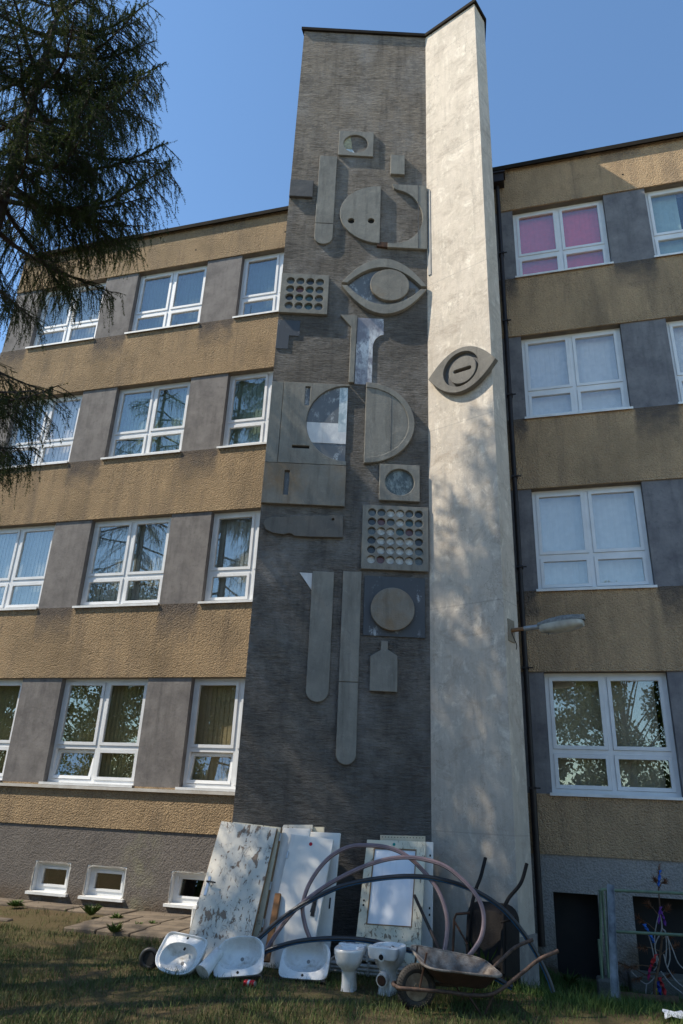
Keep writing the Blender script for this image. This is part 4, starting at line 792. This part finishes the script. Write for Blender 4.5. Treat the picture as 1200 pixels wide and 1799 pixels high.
# ------------------------------------------------------------------ wheelbarrow
TYRE = simple('tyre_dusty_rubber', (.055, .05, .045), (.035, .032, .03), 18, .9, bump=.004); TRAYO = simple('tray_rusty_red', (.085, .05, .042), (.045, .032, .028), 7, .75, .1, bump=.004, detail=6); TRAYI = simple('tray_dried_mortar', (.27, .24, .21), (.10, .075, .06), 11, .95, bump=.008, detail=6)
wc = G(731, 1774); hd_ = W(955, 1690, 8.55); wb = thing('wheelbarrow', 'rusty wheelbarrow with mortar crusted tray standing in the grass', 'wheelbarrow', wc)
xdir = Vector((hd_.x - wc.x, hd_.y - wc.y, 0)); LEN = xdir.length; xdir.normalize(); wb.rotation_euler = (0, 0, math.atan2(xdir.y, xdir.x))
zc = float((RM @ np.array([wc.x, wc.y, wc.z - CAMZ]))[2]); RW = 35 * zc / FPX; u = LEN / 1.5
def wheel(parent, c, R_, wid, steer=.0):
    ring = lambda r: [c + Vector((r * math.cos(t), 0, r * math.sin(t))) for t in [i / 40 * 2 * math.pi for i in range(40)]]
    ty = MB().tube(ring(R_ - wid), wid, 14, closed=True).build('tyre', TYRE, parent, local=True)
    lug = MB()
    for i in range(44):
        t = i / 44 * 2 * math.pi; d = Vector((math.cos(t), 0, math.sin(t))); tt = Vector((-math.sin(t), 0, math.cos(t)))
        for s in (-1, 1):
            for a0, a1 in ((10, 45), (45, 85)):
                p0 = c + d * (R_ - wid + (wid + .002) * math.cos(rad(a0))) + Vector((0, s * (wid + .002) * math.sin(rad(a0)), 0)); p1 = c + d * (R_ - wid + (wid + .002) * math.cos(rad(a1))) + Vector((0, s * (wid + .002) * math.sin(rad(a1)), 0)); lug.bar(p0, p1, .010, .010, tt)
    lug.build('tread', TYRE, ty, local=True, fix=False)
    rim = MB(); rim.rings([[c + Vector((r * math.cos(t), y, r * math.sin(t))) for t in [i / 28 * 2 * math.pi for i in range(28)]] for r, y in ((R_ - 1.72 * wid, -wid * .75), (R_ - 1.95 * wid, -wid * .8), (R_ - 2.3 * wid, -wid * .2), (.035, -wid * .2), (.03, -wid), (.03, wid), (.035, wid * .2), (R_ - 2.3 * wid, wid * .2), (R_ - 1.95 * wid, wid * .8), (R_ - 1.72 * wid, wid * .75))]); rim.build('rim', simple('rim_pale_rust', (.28, .22, .16), (.13, .09, .06), 14, .8) if 'rim_pale_rust' not in bpy.data.materials else bpy.data.materials['rim_pale_rust'], parent, local=True)
wheel(wb, Vector((0, 0, RW)), RW, RW * .23)
def tray(parent, rs_o, rs_i, Mx=None):
    f = lambda r: [(Mx @ Vector(p) if Mx else Vector(p)) for p in r]
    MB().rings([f(r) for r in rs_o], True, False).build('tray', TRAYO, parent, local=True); MB().rings([f(r) for r in rs_i], False, True).build('tray_lining', TRAYI, parent, local=True)
def rrect(x0, x1, hy, z0, z1, rr=.1, n=6):          # rounded rectangle ring, z varies along x
    out = []
    for sx, sy, a0 in ((1, 1, 0), (-1, 1, 90), (-1, -1, 180), (1, -1, 270)):
        cx = (x1 - rr) if sx > 0 else (x0 + rr); cy = sy * (hy - rr)
        for i in range(n): a = rad(a0 + 90 * i / (n - 1)); xx = cx + rr * math.cos(a); out.append((xx, cy + rr * math.sin(a), z0 + (z1 - z0) * (xx - x0) / (x1 - x0)))
    return out
T0, T1 = .0 * u, .90 * u
_rrect = rrect
def rrect(*a): return [(x, y, z + y * .17 * sst(.22, .5, z)) for x, y, z in _rrect(*a)]
ro = [rrect(.24 * u, .72 * u, .17, .25, .20), rrect(.20 * u, .76 * u, .20, .262, .215), rrect(T0 + .02, T1 - .02, .29, .435, .345, .12), rrect(T0, T1, .31, .445, .35, .13)]
ri = [rrect(T0, T1, .31, .448, .353, .13), rrect(T0 + .03, T1 - .03, .285, .442, .347, .12), rrect(.23 * u, .74 * u, .19, .29, .245)]
tray(wb, ro, ri)
bead = rrect(T0, T1, .31, .446, .351, .13); MB().tube(bead, .011, 8, closed=True).build('rim_bead', TRAYI, wb, local=True)
fr = MB()
for s in (-1, 1): fr.tube(spline([(-RW * 1.12, s * .07, RW * 1.05), (-RW * .8, s * .12, RW * 1.03), (.25 * u, s * .15, RW * .95), (.55 * u, s * .20, RW * .86), (.80 * u, s * .24, RW * 1.0), (1.1 * u, s * .28, .36), (1.30 * u, s * .30, .48), (1.53 * u, s * .30, .555)], 6), .0175, 10)
fr.tube([(-RW * 1.12, -.07, RW * 1.05), (-RW * 1.17, 0, RW * 1.05), (-RW * 1.12, .07, RW * 1.05)], .0175, 10); fr.build('frame', RUSTPALE, wb, local=True)
for s in (-1, 1):
    MB().tube([(.52 * u, s * .2, RW * .86), (.66 * u, s * .22, .0)], .009, 8).tube([(.80 * u, s * .235, RW * 1.0), (.68 * u, s * .22, .0)], .009, 8).build('leg', RUST, wb, local=True)
    MB().tube([(0, s * .10, RW), (0, s * .13, RW * 1.05)], .012, 8).tube([(.0, s * .125, RW * 1.02), (.06, s * .17, .5)], .010, 8).build('strut', RUST, wb, local=True)
# upright barrow against the fin
q0 = W(862, 1690, 9.55); ub = thing('wheelbarrow', 'black upended wheelbarrow with handles raised against the pale fin', 'wheelbarrow', (q0.x, 9.36, gz(q0.x, 9.36)), None, (rad(-9), 0, rad(-14)))
BLKR = simple('soot_black_steel', (.007, .006, .006), (.013, .010, .009), 8, .8, bump=.004)
def rr2(hw, z0, z1, y, rb, rt): 
    out = []
    for sx, sz, a0, r in ((1, 1, 0, rt), (-1, 1, 90, rt), (-1, -1, 180, rb), (1, -1, 270, rb)):
        for i in range(7): a = rad(a0 + 15 * i); out.append((sx * (hw - r) + r * math.cos(a), y, (z1 - r if sz > 0 else z0 + r) + r * math.sin(a)))
    return out
MB().rings([rr2(.20, .08, .66, -.16, .06, .12), rr2(.23, .05, .70, -.15, .08, .14), rr2(.31, .0, .80, .06, .1, .17), rr2(.315, -.005, .805, .075, .1, .17), rr2(.30, .01, .79, .07, .1, .17), rr2(.2, .08, .66, -.12, .06, .12)], True, True).build('tray', BLKR, ub, local=True)
for s, pts in ((-1, [(-.2, -.17, .12), (-.2, -.18, .5), (-.16, -.12, .85), (-.12, -.02, 1.05), (-.09, .06, 1.27)]), (1, [(.2, -.17, .12), (.2, -.18, .5), (.22, -.12, .80), (.36, -.02, 1.02), (.42, .04, 1.24)])): MB().tube(spline(pts, 6), .021, 10).build('handle', BLKR, ub, local=True)
MB().tube([(-.36, -.22, .1), (-.35, -.24, .58), (-.33, -.235, .63), (-.18, -.2, .66)], .014, 8).tube([(-.35, -.24, .56), (-.2, -.2, .35)], .012, 8).build('leg', RUST, ub, local=True)
MB().tube([(.36, -.2, .66), (.18, -.18, .6)], .012, 8).build('brace', BLKR, ub, local=True)

# ------------------------------------------------------------------ clutter by the right wing
GRN = simple('pale_green_paint', (.16, .22, .14), (.10, .14, .10), 12, .5); ZINC = simple('galvanised_sheet', (.28, .28, .28), (.09, .092, .095), 7, .42, .6); CONC = simple('mossy_concrete', (.13, .125, .11), (.085, .085, .07), 8, .95, bump=.012)
r0 = W(1060, 1716, 10.9); rail = thing('steel_rail_frame', 'pale green tubular rail frame propped before the basement openings', 'frame', (r0.x, 10.9, gz(r0.x, 10.9)))
for y0, y1, nm in ((1564, 1571, 'rail'), (1636, 1645, 'rail')): MB().tube([W(1070, y0, 10.95), W(1280, y1 + 2, 10.9)], .018, 10).build(nm, GRN, rail)
for (xa, ya), (xb, yb), Y in (((1054, 1565), (1058, 1728), 10.85), ((1058, 1562), (1070, 1726), 10.9), ((1066, 1563), (1074, 1722), 10.95), ((1052, 1650), (1058, 1722), 10.8)):
    MB().tube([W(xa, ya, Y), W(xb, yb, Y)], .017, 10).build('post', GRN, rail)
MB().tube([W(1053, 1566, 10.85), W(1058, 1562, 10.9), W(1067, 1563, 10.95)], .017, 10).build('bend', GRN, rail)
a, b = W(1080, 1752, 10.35), W(1072, 1554, 10.75); single('metal_channel', 'galvanised sheet metal channel leaning upright by the green rails', 'metal channel', MB().bar(a, b, .085, .006, Vector((0, 1, 0))).bar(a + Vector((-.042, -.03, 0)), b + Vector((-.042, -.03, 0)), .006, .06, Vector((0, 1, 0))).bar(a + Vector((.042, -.03, 0)), b + Vector((.042, -.03, 0)), .006, .06, Vector((0, 1, 0))), ZINC, a)
a = W(1070, 1740, 10.75); single('concrete_block', 'mossy concrete block under the metal channel', 'block', MB().box(a.x - .13, a.x + .13, 10.72, 11.0, -.42, -.09), CONC, (a.x, 10.86, -.42), bevel=.02)
a = W(1170, 1740, 11.3); single('concrete_beam', 'low concrete beam under the wide basement opening', 'beam', MB().box(1.0 - .15, 3.6, 11.45, 11.86, -.42, -.13), CONC, (1.6, 11.6, -.42), bevel=.02)
a, b = G(1066, 1757), G(1145, 1762); a.z += .045; b.z += .045; log = thing('log', 'short peeled log lying in the grass below the ribboned branch', 'log', (a.x, a.y, a.z - .045)); BARK = simple('brown_bark', (.13, .075, .045), (.07, .045, .03), 18, .95, bump=.01)
MB().tube(spline([a, a.lerp(b, .3) + Vector((0, 0, .01)), b, b + (b - a) * .6], 4), .045, 12).build('bark', BARK, log); MB().tube([a - (b - a).normalized() * .004, a - (b - a).normalized() * .001], .043, 12).build('cut_end', simple('fresh_wood', (.52, .34, .16), (.42, .26, .12), 20, .8), log)
# dead spruce top with ribbons
tb = G(1152, 1762); YB = tb.y; dead = thing('dead_conifer', 'dead brown conifer top dressed with coloured ribbons and white cords', 'tree', tb); DEADN = simple('dead_needles', (.20, .085, .045), (.12, .055, .03), 30, .9)
st_ = spline([tb, W(1150, 1735, YB), W(1158, 1690, YB + .1), W(1163, 1640, YB + .2), W(1159, 1590, YB + .3), W(1157, 1552, YB + .35), W(1158, 1523, YB + .4)], 6); MB().tube(st_, [.02 - .015 * i / (len(st_) - 1) for i in range(len(st_))], 8).build('stem', BARK, dead)
def wp(x, y, dy=0): return W(x, y, YB + .15 + dy)
nd_v, nd_f = [], []
def needles(P, n=60, L=.07, spread=1.0, axis=None):
    for i in range(n):
        t = random.random(); p = P[0].lerp(P[-1], t) if len(P) < 3 else P[min(len(P) - 1, int(t * len(P)))]
        d = Vector((random.gauss(0, 1), random.gauss(0, 1), random.gauss(0, 1))).normalized() * spread + ((P[-1] - P[0]).normalized())
        d = d.normalized() * L * random.uniform(.6, 1.1); s_ = d.cross(Vector((random.random(), random.random(), random.random()))).normalized() * .004; k = len(nd_v); nd_v.extend([p - s_, p + s_, p + d]); nd_f.append((k, k + 1, k + 2))
for (x0, y0), (x1, y1), dy in (((1160, 1612), (1136, 1586), .1), ((1160, 1612), (1174, 1594), 0), ((1158, 1640), (1120, 1612), 0), ((1162, 1672), (1122, 1664), -.1), ((1163, 1650), (1178, 1644), .1), ((1158, 1700), (1098, 1698), -.2), ((1155, 1725), (1080, 1688), -.2), ((1158, 1680), (1190, 1660), .1), ((1154, 1725), (1180, 1712), 0), ((1158, 1560), (1150, 1545), 0), ((1158, 1560), (1168, 1548), 0), ((1156, 1710), (1112, 1722), -.1)):
    a, b = wp(x0, y0), wp(x1, y1, dy); MB().tube([a, a.lerp(b, .5) + Vector((0, 0, .02)), b], [.008, .006, .003], 6).build('twig', BARK, dead); needles([a.lerp(b, .6), b], 70, .085, 1.1)
needles([wp(1157, 1560), wp(1158, 1520)], 90, .06, .9); raw_mesh('dead_needles', np.array([tuple(v - tb) for v in nd_v]), np.array(nd_f), DEADN, dead)['kind'] = 'stuff'
CORD = simple('white_cord', (.36, .34, .33), (.22, .21, .20), 30, .9)
def ribbon(label, col, pts, wd=.035):
    P = spline([wp(*p) + Vector((0, -.06, 0)) for p in pts], 8); m = MB(); vs = []
    for i, p in enumerate(P): s_ = Vector((math.cos(i * .5), .5 * math.sin(i * .5), .2)).normalized() * wd / 2; vs += [p - s_, p + s_]
    m.add(vs, [(2 * i, 2 * i + 1, 2 * i + 3, 2 * i + 2) for i in range(len(P) - 1)], True); o = m.build('ribbon', simple('ribbon_' + label, col, None, 9, .6), dead, fix=False); o['label'] = label + ' ribbon tied to the dead conifer'; sd_ = o.modifiers.new('thickness', 'SOLIDIFY'); sd_.thickness = .003
ribbon('blue', (.02, .12, .50), [(1159, 1528), (1157, 1545), (1156, 1556)]); ribbon('purple', (.13, .03, .28), [(1160, 1592), (1158, 1605), (1156, 1622)]); ribbon('violet', (.11, .02, .24), [(1160, 1600), (1165, 1612), (1168, 1625)]); ribbon('bright blue', (.02, .12, .48), [(1131, 1622), (1136, 1632), (1144, 1645), (1147, 1655)], .05)
ribbon('red', (.45, .02, .02), [(1152, 1675), (1145, 1690), (1141, 1700)], .05); ribbon('pink', (.42, .02, .12), [(1144, 1692), (1140, 1705), (1138, 1720)]); ribbon('crimson', (.38, .015, .02), [(1157, 1715), (1163, 1730), (1168, 1746)], .05); ribbon('navy', (.02, .04, .30), [(1155, 1722), (1158, 1740), (1161, 1758)], .05); ribbon('yellow', (.55, .42, .02), [(1152, 1735), (1151, 1750), (1153, 1758)])
for pts in ([(1158, 1600), (1152, 1625), (1149, 1650), (1152, 1680), (1155, 1700)], [(1157, 1600), (1162, 1630), (1150, 1660), (1156, 1690), (1148, 1704)], [(1163, 1630), (1172, 1645), (1176, 1680), (1172, 1698)], [(1166, 1632), (1180, 1665), (1190, 1690), (1205, 1705)], [(1165, 1675), (1172, 1700), (1190, 1725), (1210, 1738)], [(1160, 1705), (1178, 1728), (1200, 1745)], [(1153, 1712), (1135, 1727), (1115, 1712), (1108, 1704)], [(1138, 1640), (1144, 1660), (1150, 1690)], [(1135, 1727), (1134, 1745), (1140, 1748), (1150, 1737)], [(1168, 1634), (1170, 1660), (1168, 1690)]): MB().tube(spline([wp(*p) + Vector((0, -.05, 0)) for p in pts], 8), .007, 6).build('cord', CORD, dead)
a = G(1192, 1793); single('plastic_sheet', 'crumpled white plastic sheet in the grass beside the log', 'plastic sheet', MB().add([(a.x - .12 + .06 * i + random.gauss(0, .008), a.y - .1 + .07 * j, a.z + .02 + .03 * abs(math.sin(i * 1.9 + j * 1.3))) for j in range(5) for i in range(8)], [(j * 8 + i, j * 8 + i + 1, (j + 1) * 8 + i + 1, (j + 1) * 8 + i) for j in range(4) for i in range(7)], True), PANEL, a)
a = W(352, 1600, 10.4) + Vector((.22, 0, 0)); cr = thing('plastic_canister', 'white canister with blue cap behind the peeling door', 'canister', (a.x - .02, 10.0, .05)); MB().box(a.x - .15, a.x + .12, 9.95, 10.15, .05, .42).build('body', CER, cr, bevel=.03); MB().box(a.x - .10, a.x + .02, 10.0, 10.1, .42, .47).build('cap', PEBLUE, cr, bevel=.01)

# ------------------------------------------------------------------ grass, weeds
def blades(n, xr, yr, hmin, hmax, wd, keep):
    X = rng.uniform(*xr, n); Y = rng.uniform(*yr, n); cl = np.sin(X * 2.3 + 1) * np.sin(Y * 2.9) + .6 * np.sin(X * 5.1 - Y * 4.3) + rng.normal(0, .5, n); k = np.array([keep(x, y) for x, y in zip(X, Y)]) & (cl > -.55)
    X, Y, cl = X[k], Y[k], cl[k]; n = len(X); Z = np.array([gz(x, y) for x, y in zip(X, Y)]) - .005; h = rng.uniform(hmin, hmax, n) * (1 + .35 * np.clip(cl, -1, 1.5)); h *= np.where((X > -1.2) & (Y > 8.4), 1.2, 1.); a = rng.uniform(0, 2 * np.pi, n); ln = rng.uniform(.15, .9, n) * h; b = rng.uniform(0, 2 * np.pi, n)
    wx, wy = np.cos(a) * wd / 2, np.sin(a) * wd / 2; P = np.stack([X, Y, Z], 1); up = np.stack([np.cos(b) * ln, np.sin(b) * ln, h], 1); s = np.stack([wx, wy, 0 * wx], 1)
    m = P + up * np.array([.35, .35, .6]); V = np.stack([P - s, P + s, m + s * .8, m - s * .8, P + up], 1).reshape(-1, 3); i = np.arange(n)[:, None] * 5
    F = np.concatenate([i + [0, 1, 2], i + [0, 2, 3], i + [3, 2, 4]], 0); return V, F
def keep(x, y):
    if x < -4.25 and y > 9.72 and not (-6.7 > x and 10.25 < y < 11.2): return random.random() < .03
    if x < -6.7 and y > 10.2: return random.random() < .12
    if y > 11.84: return False
    return not (TL.x < x < BK.x and y > 9.3 + (.3 if x > -3 else 0))
V, F = blades(150000, (-8.5, 3.2), (4.6, 11.85), .025, .075, .006, keep); tag(raw_mesh('grass', V, F, GRASS), 'short patchy dry lawn grass before the tower', 'grass', kind='stuff')
V, F = blades(3500, (-1.5, 2.6), (8.5, 10.9), .05, .13, .006, keep); tag(raw_mesh('tall_grass', V, F, GRASS), 'longer green grass tufts around the wheelbarrow and tower foot', 'grass', kind='stuff')
def weed(px, Y, n, L, label, tall=0):
    p = W(*px, Y); p.z = .03 if Y > 9.75 and p.x < -4 else gz(p.x, p.y); vs, fs = [], []
    for i in range(n):
        a = random.uniform(0, 6.28); l = L * random.uniform(.5, 1.1); up = Vector((math.cos(a), math.sin(a), random.uniform(.3, 1.6) + tall)).normalized(); s_ = Vector((-math.sin(a), math.cos(a), 0)) * l * (.09 if not tall else .03); b = Vector((random.gauss(0, .02), random.gauss(0, .02), 0))
        k = len(vs); vs += [b, b + up * l * .5 - s_, b + up * l * .5 + s_, b + up * l + Vector((0, 0, -l * .2))]; fs += [(k, k + 1, k + 3), (k, k + 3, k + 2)]
    tag(raw_mesh('weed_plant', np.array([tuple(v) for v in vs]), np.array(fs), WEED, None, p), label, 'weed')
weed((160, 1608), 11.0, 110, .24, 'tall grassy weed below the middle basement window', .6); weed((205, 1616), 10.9, 80, .13, 'low leafy weed between soil and slab strip'); weed((25, 1604), 11.15, 70, .17, 'broad leaved weed rosette at the slab strip end'); weed((268, 1620), 10.75, 46, .09, 'small weed sprouting between two paving slabs'); weed((243, 1628), 10.6, 40, .08, 'tiny weed at the corner of the raised slabs'); weed((200, 1650), 9.85, 90, .2, 'dark grassy clump against the raised slab edge', .5)
weed((850, 1668), 9.3, 50, .55, 'tall wild grass beside the black upended wheelbarrow', 1.6); weed((1000, 1712), 11.5, 30, .3, 'nettle growing in the narrow basement opening', .4); weed((705, 1660), 9.3, 16, .4, 'thin grass stalks before the cream door', 2.); weed((815, 1655), 9.2, 24, .4, 'grass stalks between hose and upended wheelbarrow', 1.8)

# ------------------------------------------------------------------ larch
def m_leaf(name, a, b, tr=.25):
    t = NT(name); i = t.n('ShaderNodeNewGeometry').outputs['Random Per Island']; c = t.mix(i, a, b); t.out(c, .7, spec=.2)
    o = t.t.nodes['Material Output']; d = t.n('ShaderNodeBsdfTranslucent'); t.set(d.inputs['Color'], t.mix(.5, c, (.12, .16, .02))); m = t.n('ShaderNodeMixShader'); m.inputs[0].default_value = tr; t.l(t.p.outputs[0], m.inputs[1]); t.l(d.outputs[0], m.inputs[2]); t.l(m.outputs[0], o.inputs[0]); return t.m
LARCH = m_leaf('larch_needles', (.012, .022, .008), (.024, .040, .012), .25); LBARK = simple('larch_bark', (.05, .038, .03), (.03, .024, .02), 14, .95, bump=.01)
def larch(label, base, H, reach, nb, z0, heroes=(), dens=1., thin=False):
    base = Vector(base); root = thing('larch_tree', label, 'tree', base); trunk = MB().tube([(0, 0, H * i / 10) for i in range(11)], [.19 * (1 - i / 10.6) for i in range(11)], 14); trunk.build('trunk', LBARK, root, local=True)
    br = MB(); tp, td, tl = [], [], []
    def twig(p, d, l):                               # a thin shoot and its needle field
        tp.append(tuple(p)); td.append(tuple(d)); tl.append(l)
    specs = [(z, a, r) for z, a, r in heroes]
    for i in range(nb):
        z = z0 + (H - z0 - .4) * ((i + random.random()) / nb); a = i * 2.4 + random.gauss(0, .25); specs.append((z, a, float(np.interp(z, *zip(*reach))) * random.uniform(.7, 1.12)))
    for z, a, r in specs:
        if thin and z < 9.5 and (z, a, r) not in heroes and random.random() < .62: continue
        d = Vector((math.cos(a), math.sin(a), 0)); sd = Vector((-d.y, d.x, 0)); P = []
        for k in range(9):
            t = k / 8; P.append(Vector((0, 0, z)) + d * (r * t) + Vector((0, 0, -.28 * r * t + .18 * r * t ** 3)) + sd * (.06 * r * math.sin(t * 4 + a)))
        br.tube(P, [.032 * (1 - k / 8.5) * min(1.2, .5 + r / 3) + .004 for k in range(9)], 6)
        ns = int(17 * r * dens * (1.15 if thin and z > 9.7 else 1)) + 4
        for k in range(ns):
            t = .12 + .88 * (k + random.random()) / ns; f = t * 8; i0 = min(7, int(f)); p = P[i0].lerp(P[i0 + 1], f - i0); s = 1 if k % 2 else -1
            l = (.20 + .62 * (1 - t) * min(1.4, r / 1.5) + .1 * random.random()); dd = (sd * s * random.uniform(.5, 1.) + d * random.uniform(.5, .9) + Vector((0, 0, random.uniform(-.75, .0)))).normalized()
            e = p + dd * l + Vector((0, 0, -.22 * l)); br.tube([p, p.lerp(e, .5) + Vector((0, 0, .04 * l)), e], [.007, .005, .003], 4, cap=False); twig(p.lerp(e, .25), (e - p).normalized(), l * .85)
            for q in range(1 + int(l * 6 * dens)):
                u_ = random.uniform(.15, 1.); b = p.lerp(e, u_); h = random.uniform(.12, .46); dn = (Vector((random.gauss(0, .2), random.gauss(0, .2), -1)) + dd * random.uniform(.0, .6)).normalized(); twig(b, dn, h)
        twig(P[7], (P[8] - P[7]).normalized(), r * .12 + .18)
    br.build('branches', LBARK, root, local=True, fix=False)
    tp, td, tl = np.array(tp), np.array(td), np.array(tl); cnt = np.maximum(6, (tl * 135).astype(int)); idx = np.repeat(np.arange(len(tl)), cnt); n = len(idx)
    t = rng.uniform(0, 1, n); p = tp[idx] + td[idx] * (t * tl[idx])[:, None] + np.array([0, 0, -1]) * (.10 * (t ** 2) * tl[idx])[:, None]
    r = rng.normal(0, 1, (n, 3)); r /= np.linalg.norm(r, axis=1)[:, None]; dv = td[idx] * .75 + r * .8; dv /= np.linalg.norm(dv, axis=1)[:, None]; L = rng.uniform(.028, .05, n) * (1.05 - .35 * t); sv = np.cross(dv, rng.normal(0, 1, (n, 3))); sv /= np.linalg.norm(sv, axis=1)[:, None]; sv *= .0045
    V = np.stack([p - sv, p + sv, p + dv * L[:, None]], 1).reshape(-1, 3); F = np.arange(3 * n).reshape(-1, 3); o = raw_mesh('crown', V, F, LARCH, root); o['kind'] = 'stuff'
    # woody cores of the shoots
    a = tp; b = tp + td * tl[:, None]; s = np.cross(td, rng.normal(0, 1, td.shape)); s /= np.linalg.norm(s, axis=1)[:, None]; s *= .003
    V = np.stack([a - s, a + s, b], 1).reshape(-1, 3); o = raw_mesh('shoots', V, np.arange(len(V)).reshape(-1, 3), LBARK, root); o['kind'] = 'stuff'
    print('larch', n, len(tl)); return root
reach = [(3.5, .8), (5, 1.4), (6, 1.8), (7.5, 2.1), (9.2, 2.6), (10.6, 2.4), (12.5, 2.0), (16, 1.2), (19, .2)]
reach1 = [(3.5, .4), (5, .75), (6, 1.2), (6.7, 1.4), (7.5, 1.1), (8.4, 1.1), (9.3, 1.6), (10, 2.4), (10.6, 2.3), (12.5, 2.0), (14.0, 1.7), (14.6, .7), (16, .3), (17, .1)]
heroes = [(10.0, -.03, 2.95), (10.9, .10, 2.6), (11.7, -.12, 2.5), (10.2, .25, 2.2), (10.4, -.35, 2.3), (12.6, .1, 2.2), (13.2, -.15, 2.0), (13.0, .35, 1.8), (13.9, .0, 1.9), (14.2, -.5, 1.7), (12.2, -.6, 2.0), (6.7, .05, 1.75), (5.9, .15, 1.2), (5.2, -.05, .9)]
larch('dark drooping larch tree reaching in front of the left wing', (-7.35, 6.3, -.05), 17.0, reach1, 80, 3.4, heroes, 1.1, True)
larch('slender larch standing apart at the far end of the lawn', (-12.5, 4.7, -.05), 18.5, reach, 64, 3.2, (), .5)
larch('tall larch standing on the lawn well before the left wing', (-9.9, 3.9, -.05), 19.5, reach, 50, 3.6, (), .4)

# ------------------------------------------------------------------ trees across the yard, mirrored in the windows
LEAFY = m_leaf('leafy_green', (.05, .085, .022), (.085, .12, .035), .3)
def leafy(label, base, H, R, n=11000):
    root = thing('leafy_tree', label, 'tree', base, 'trees across the yard'); MB().tube([(0, 0, 0), (.05, 0, H * .3), (-.05, .1, H * .7)], [.2, .15, .05], 12).build('trunk', LBARK, root, local=True); lm = MB(); cen = []
    for i in range(48):
        a = random.uniform(0, 6.28); z = random.uniform(.10, .95) * H; rr = R * math.sqrt(random.random()) * math.sin(math.pi * min(1, (z / H) * .75 + .22)); c = Vector((rr * math.cos(a), rr * math.sin(a), z)); cen.append((c, random.uniform(.5, .95) * R * .36)); lm.tube([(0, 0, z * .6), c], [.04, .012], 5, cap=False)
    lm.build('limbs', LBARK, root, local=True, fix=False); k = rng.integers(0, len(cen), n); C_ = np.array([tuple(c) for c, _ in cen])[k]; rr = np.array([r for _, r in cen])[k]; v = rng.normal(0, 1, (n, 3)); v /= np.linalg.norm(v, axis=1)[:, None]; p = C_ + v * (rr * rng.uniform(.3, 1, n) ** .6)[:, None]
    a = rng.normal(0, 1, (n, 3)); a /= np.linalg.norm(a, axis=1)[:, None]; b = np.cross(a, rng.normal(0, 1, (n, 3))); b /= np.linalg.norm(b, axis=1)[:, None]; s = rng.uniform(.06, .11, n)[:, None]; V = np.stack([p - a * s, p + b * s * .6, p + a * s, p - b * s * .6], 1).reshape(-1, 3); o = raw_mesh('crown', V, np.arange(4 * n).reshape(-1, 4), LEAFY, root); o['kind'] = 'stuff'
for x, y, H, R in ((3.2, -9, 11.5, 3.6), (-1.5, -10, 6.5, 2.4), (-6.5, -7, 8.5, 2.8), (8.0, -8, 11, 3.4), (-11.5, -5.5, 9.5, 3.0), (-16, -4, 11, 3.6), (-20.5, -7, 12.5, 3.8), (-25, -5, 10, 3.4), (-15, -9, 9, 3), (-30, -11, 11, 3.5)): leafy('round leafy tree standing in the yard opposite the school', (x, y, 0), H, R, 26000 if x > -3 else 20000)
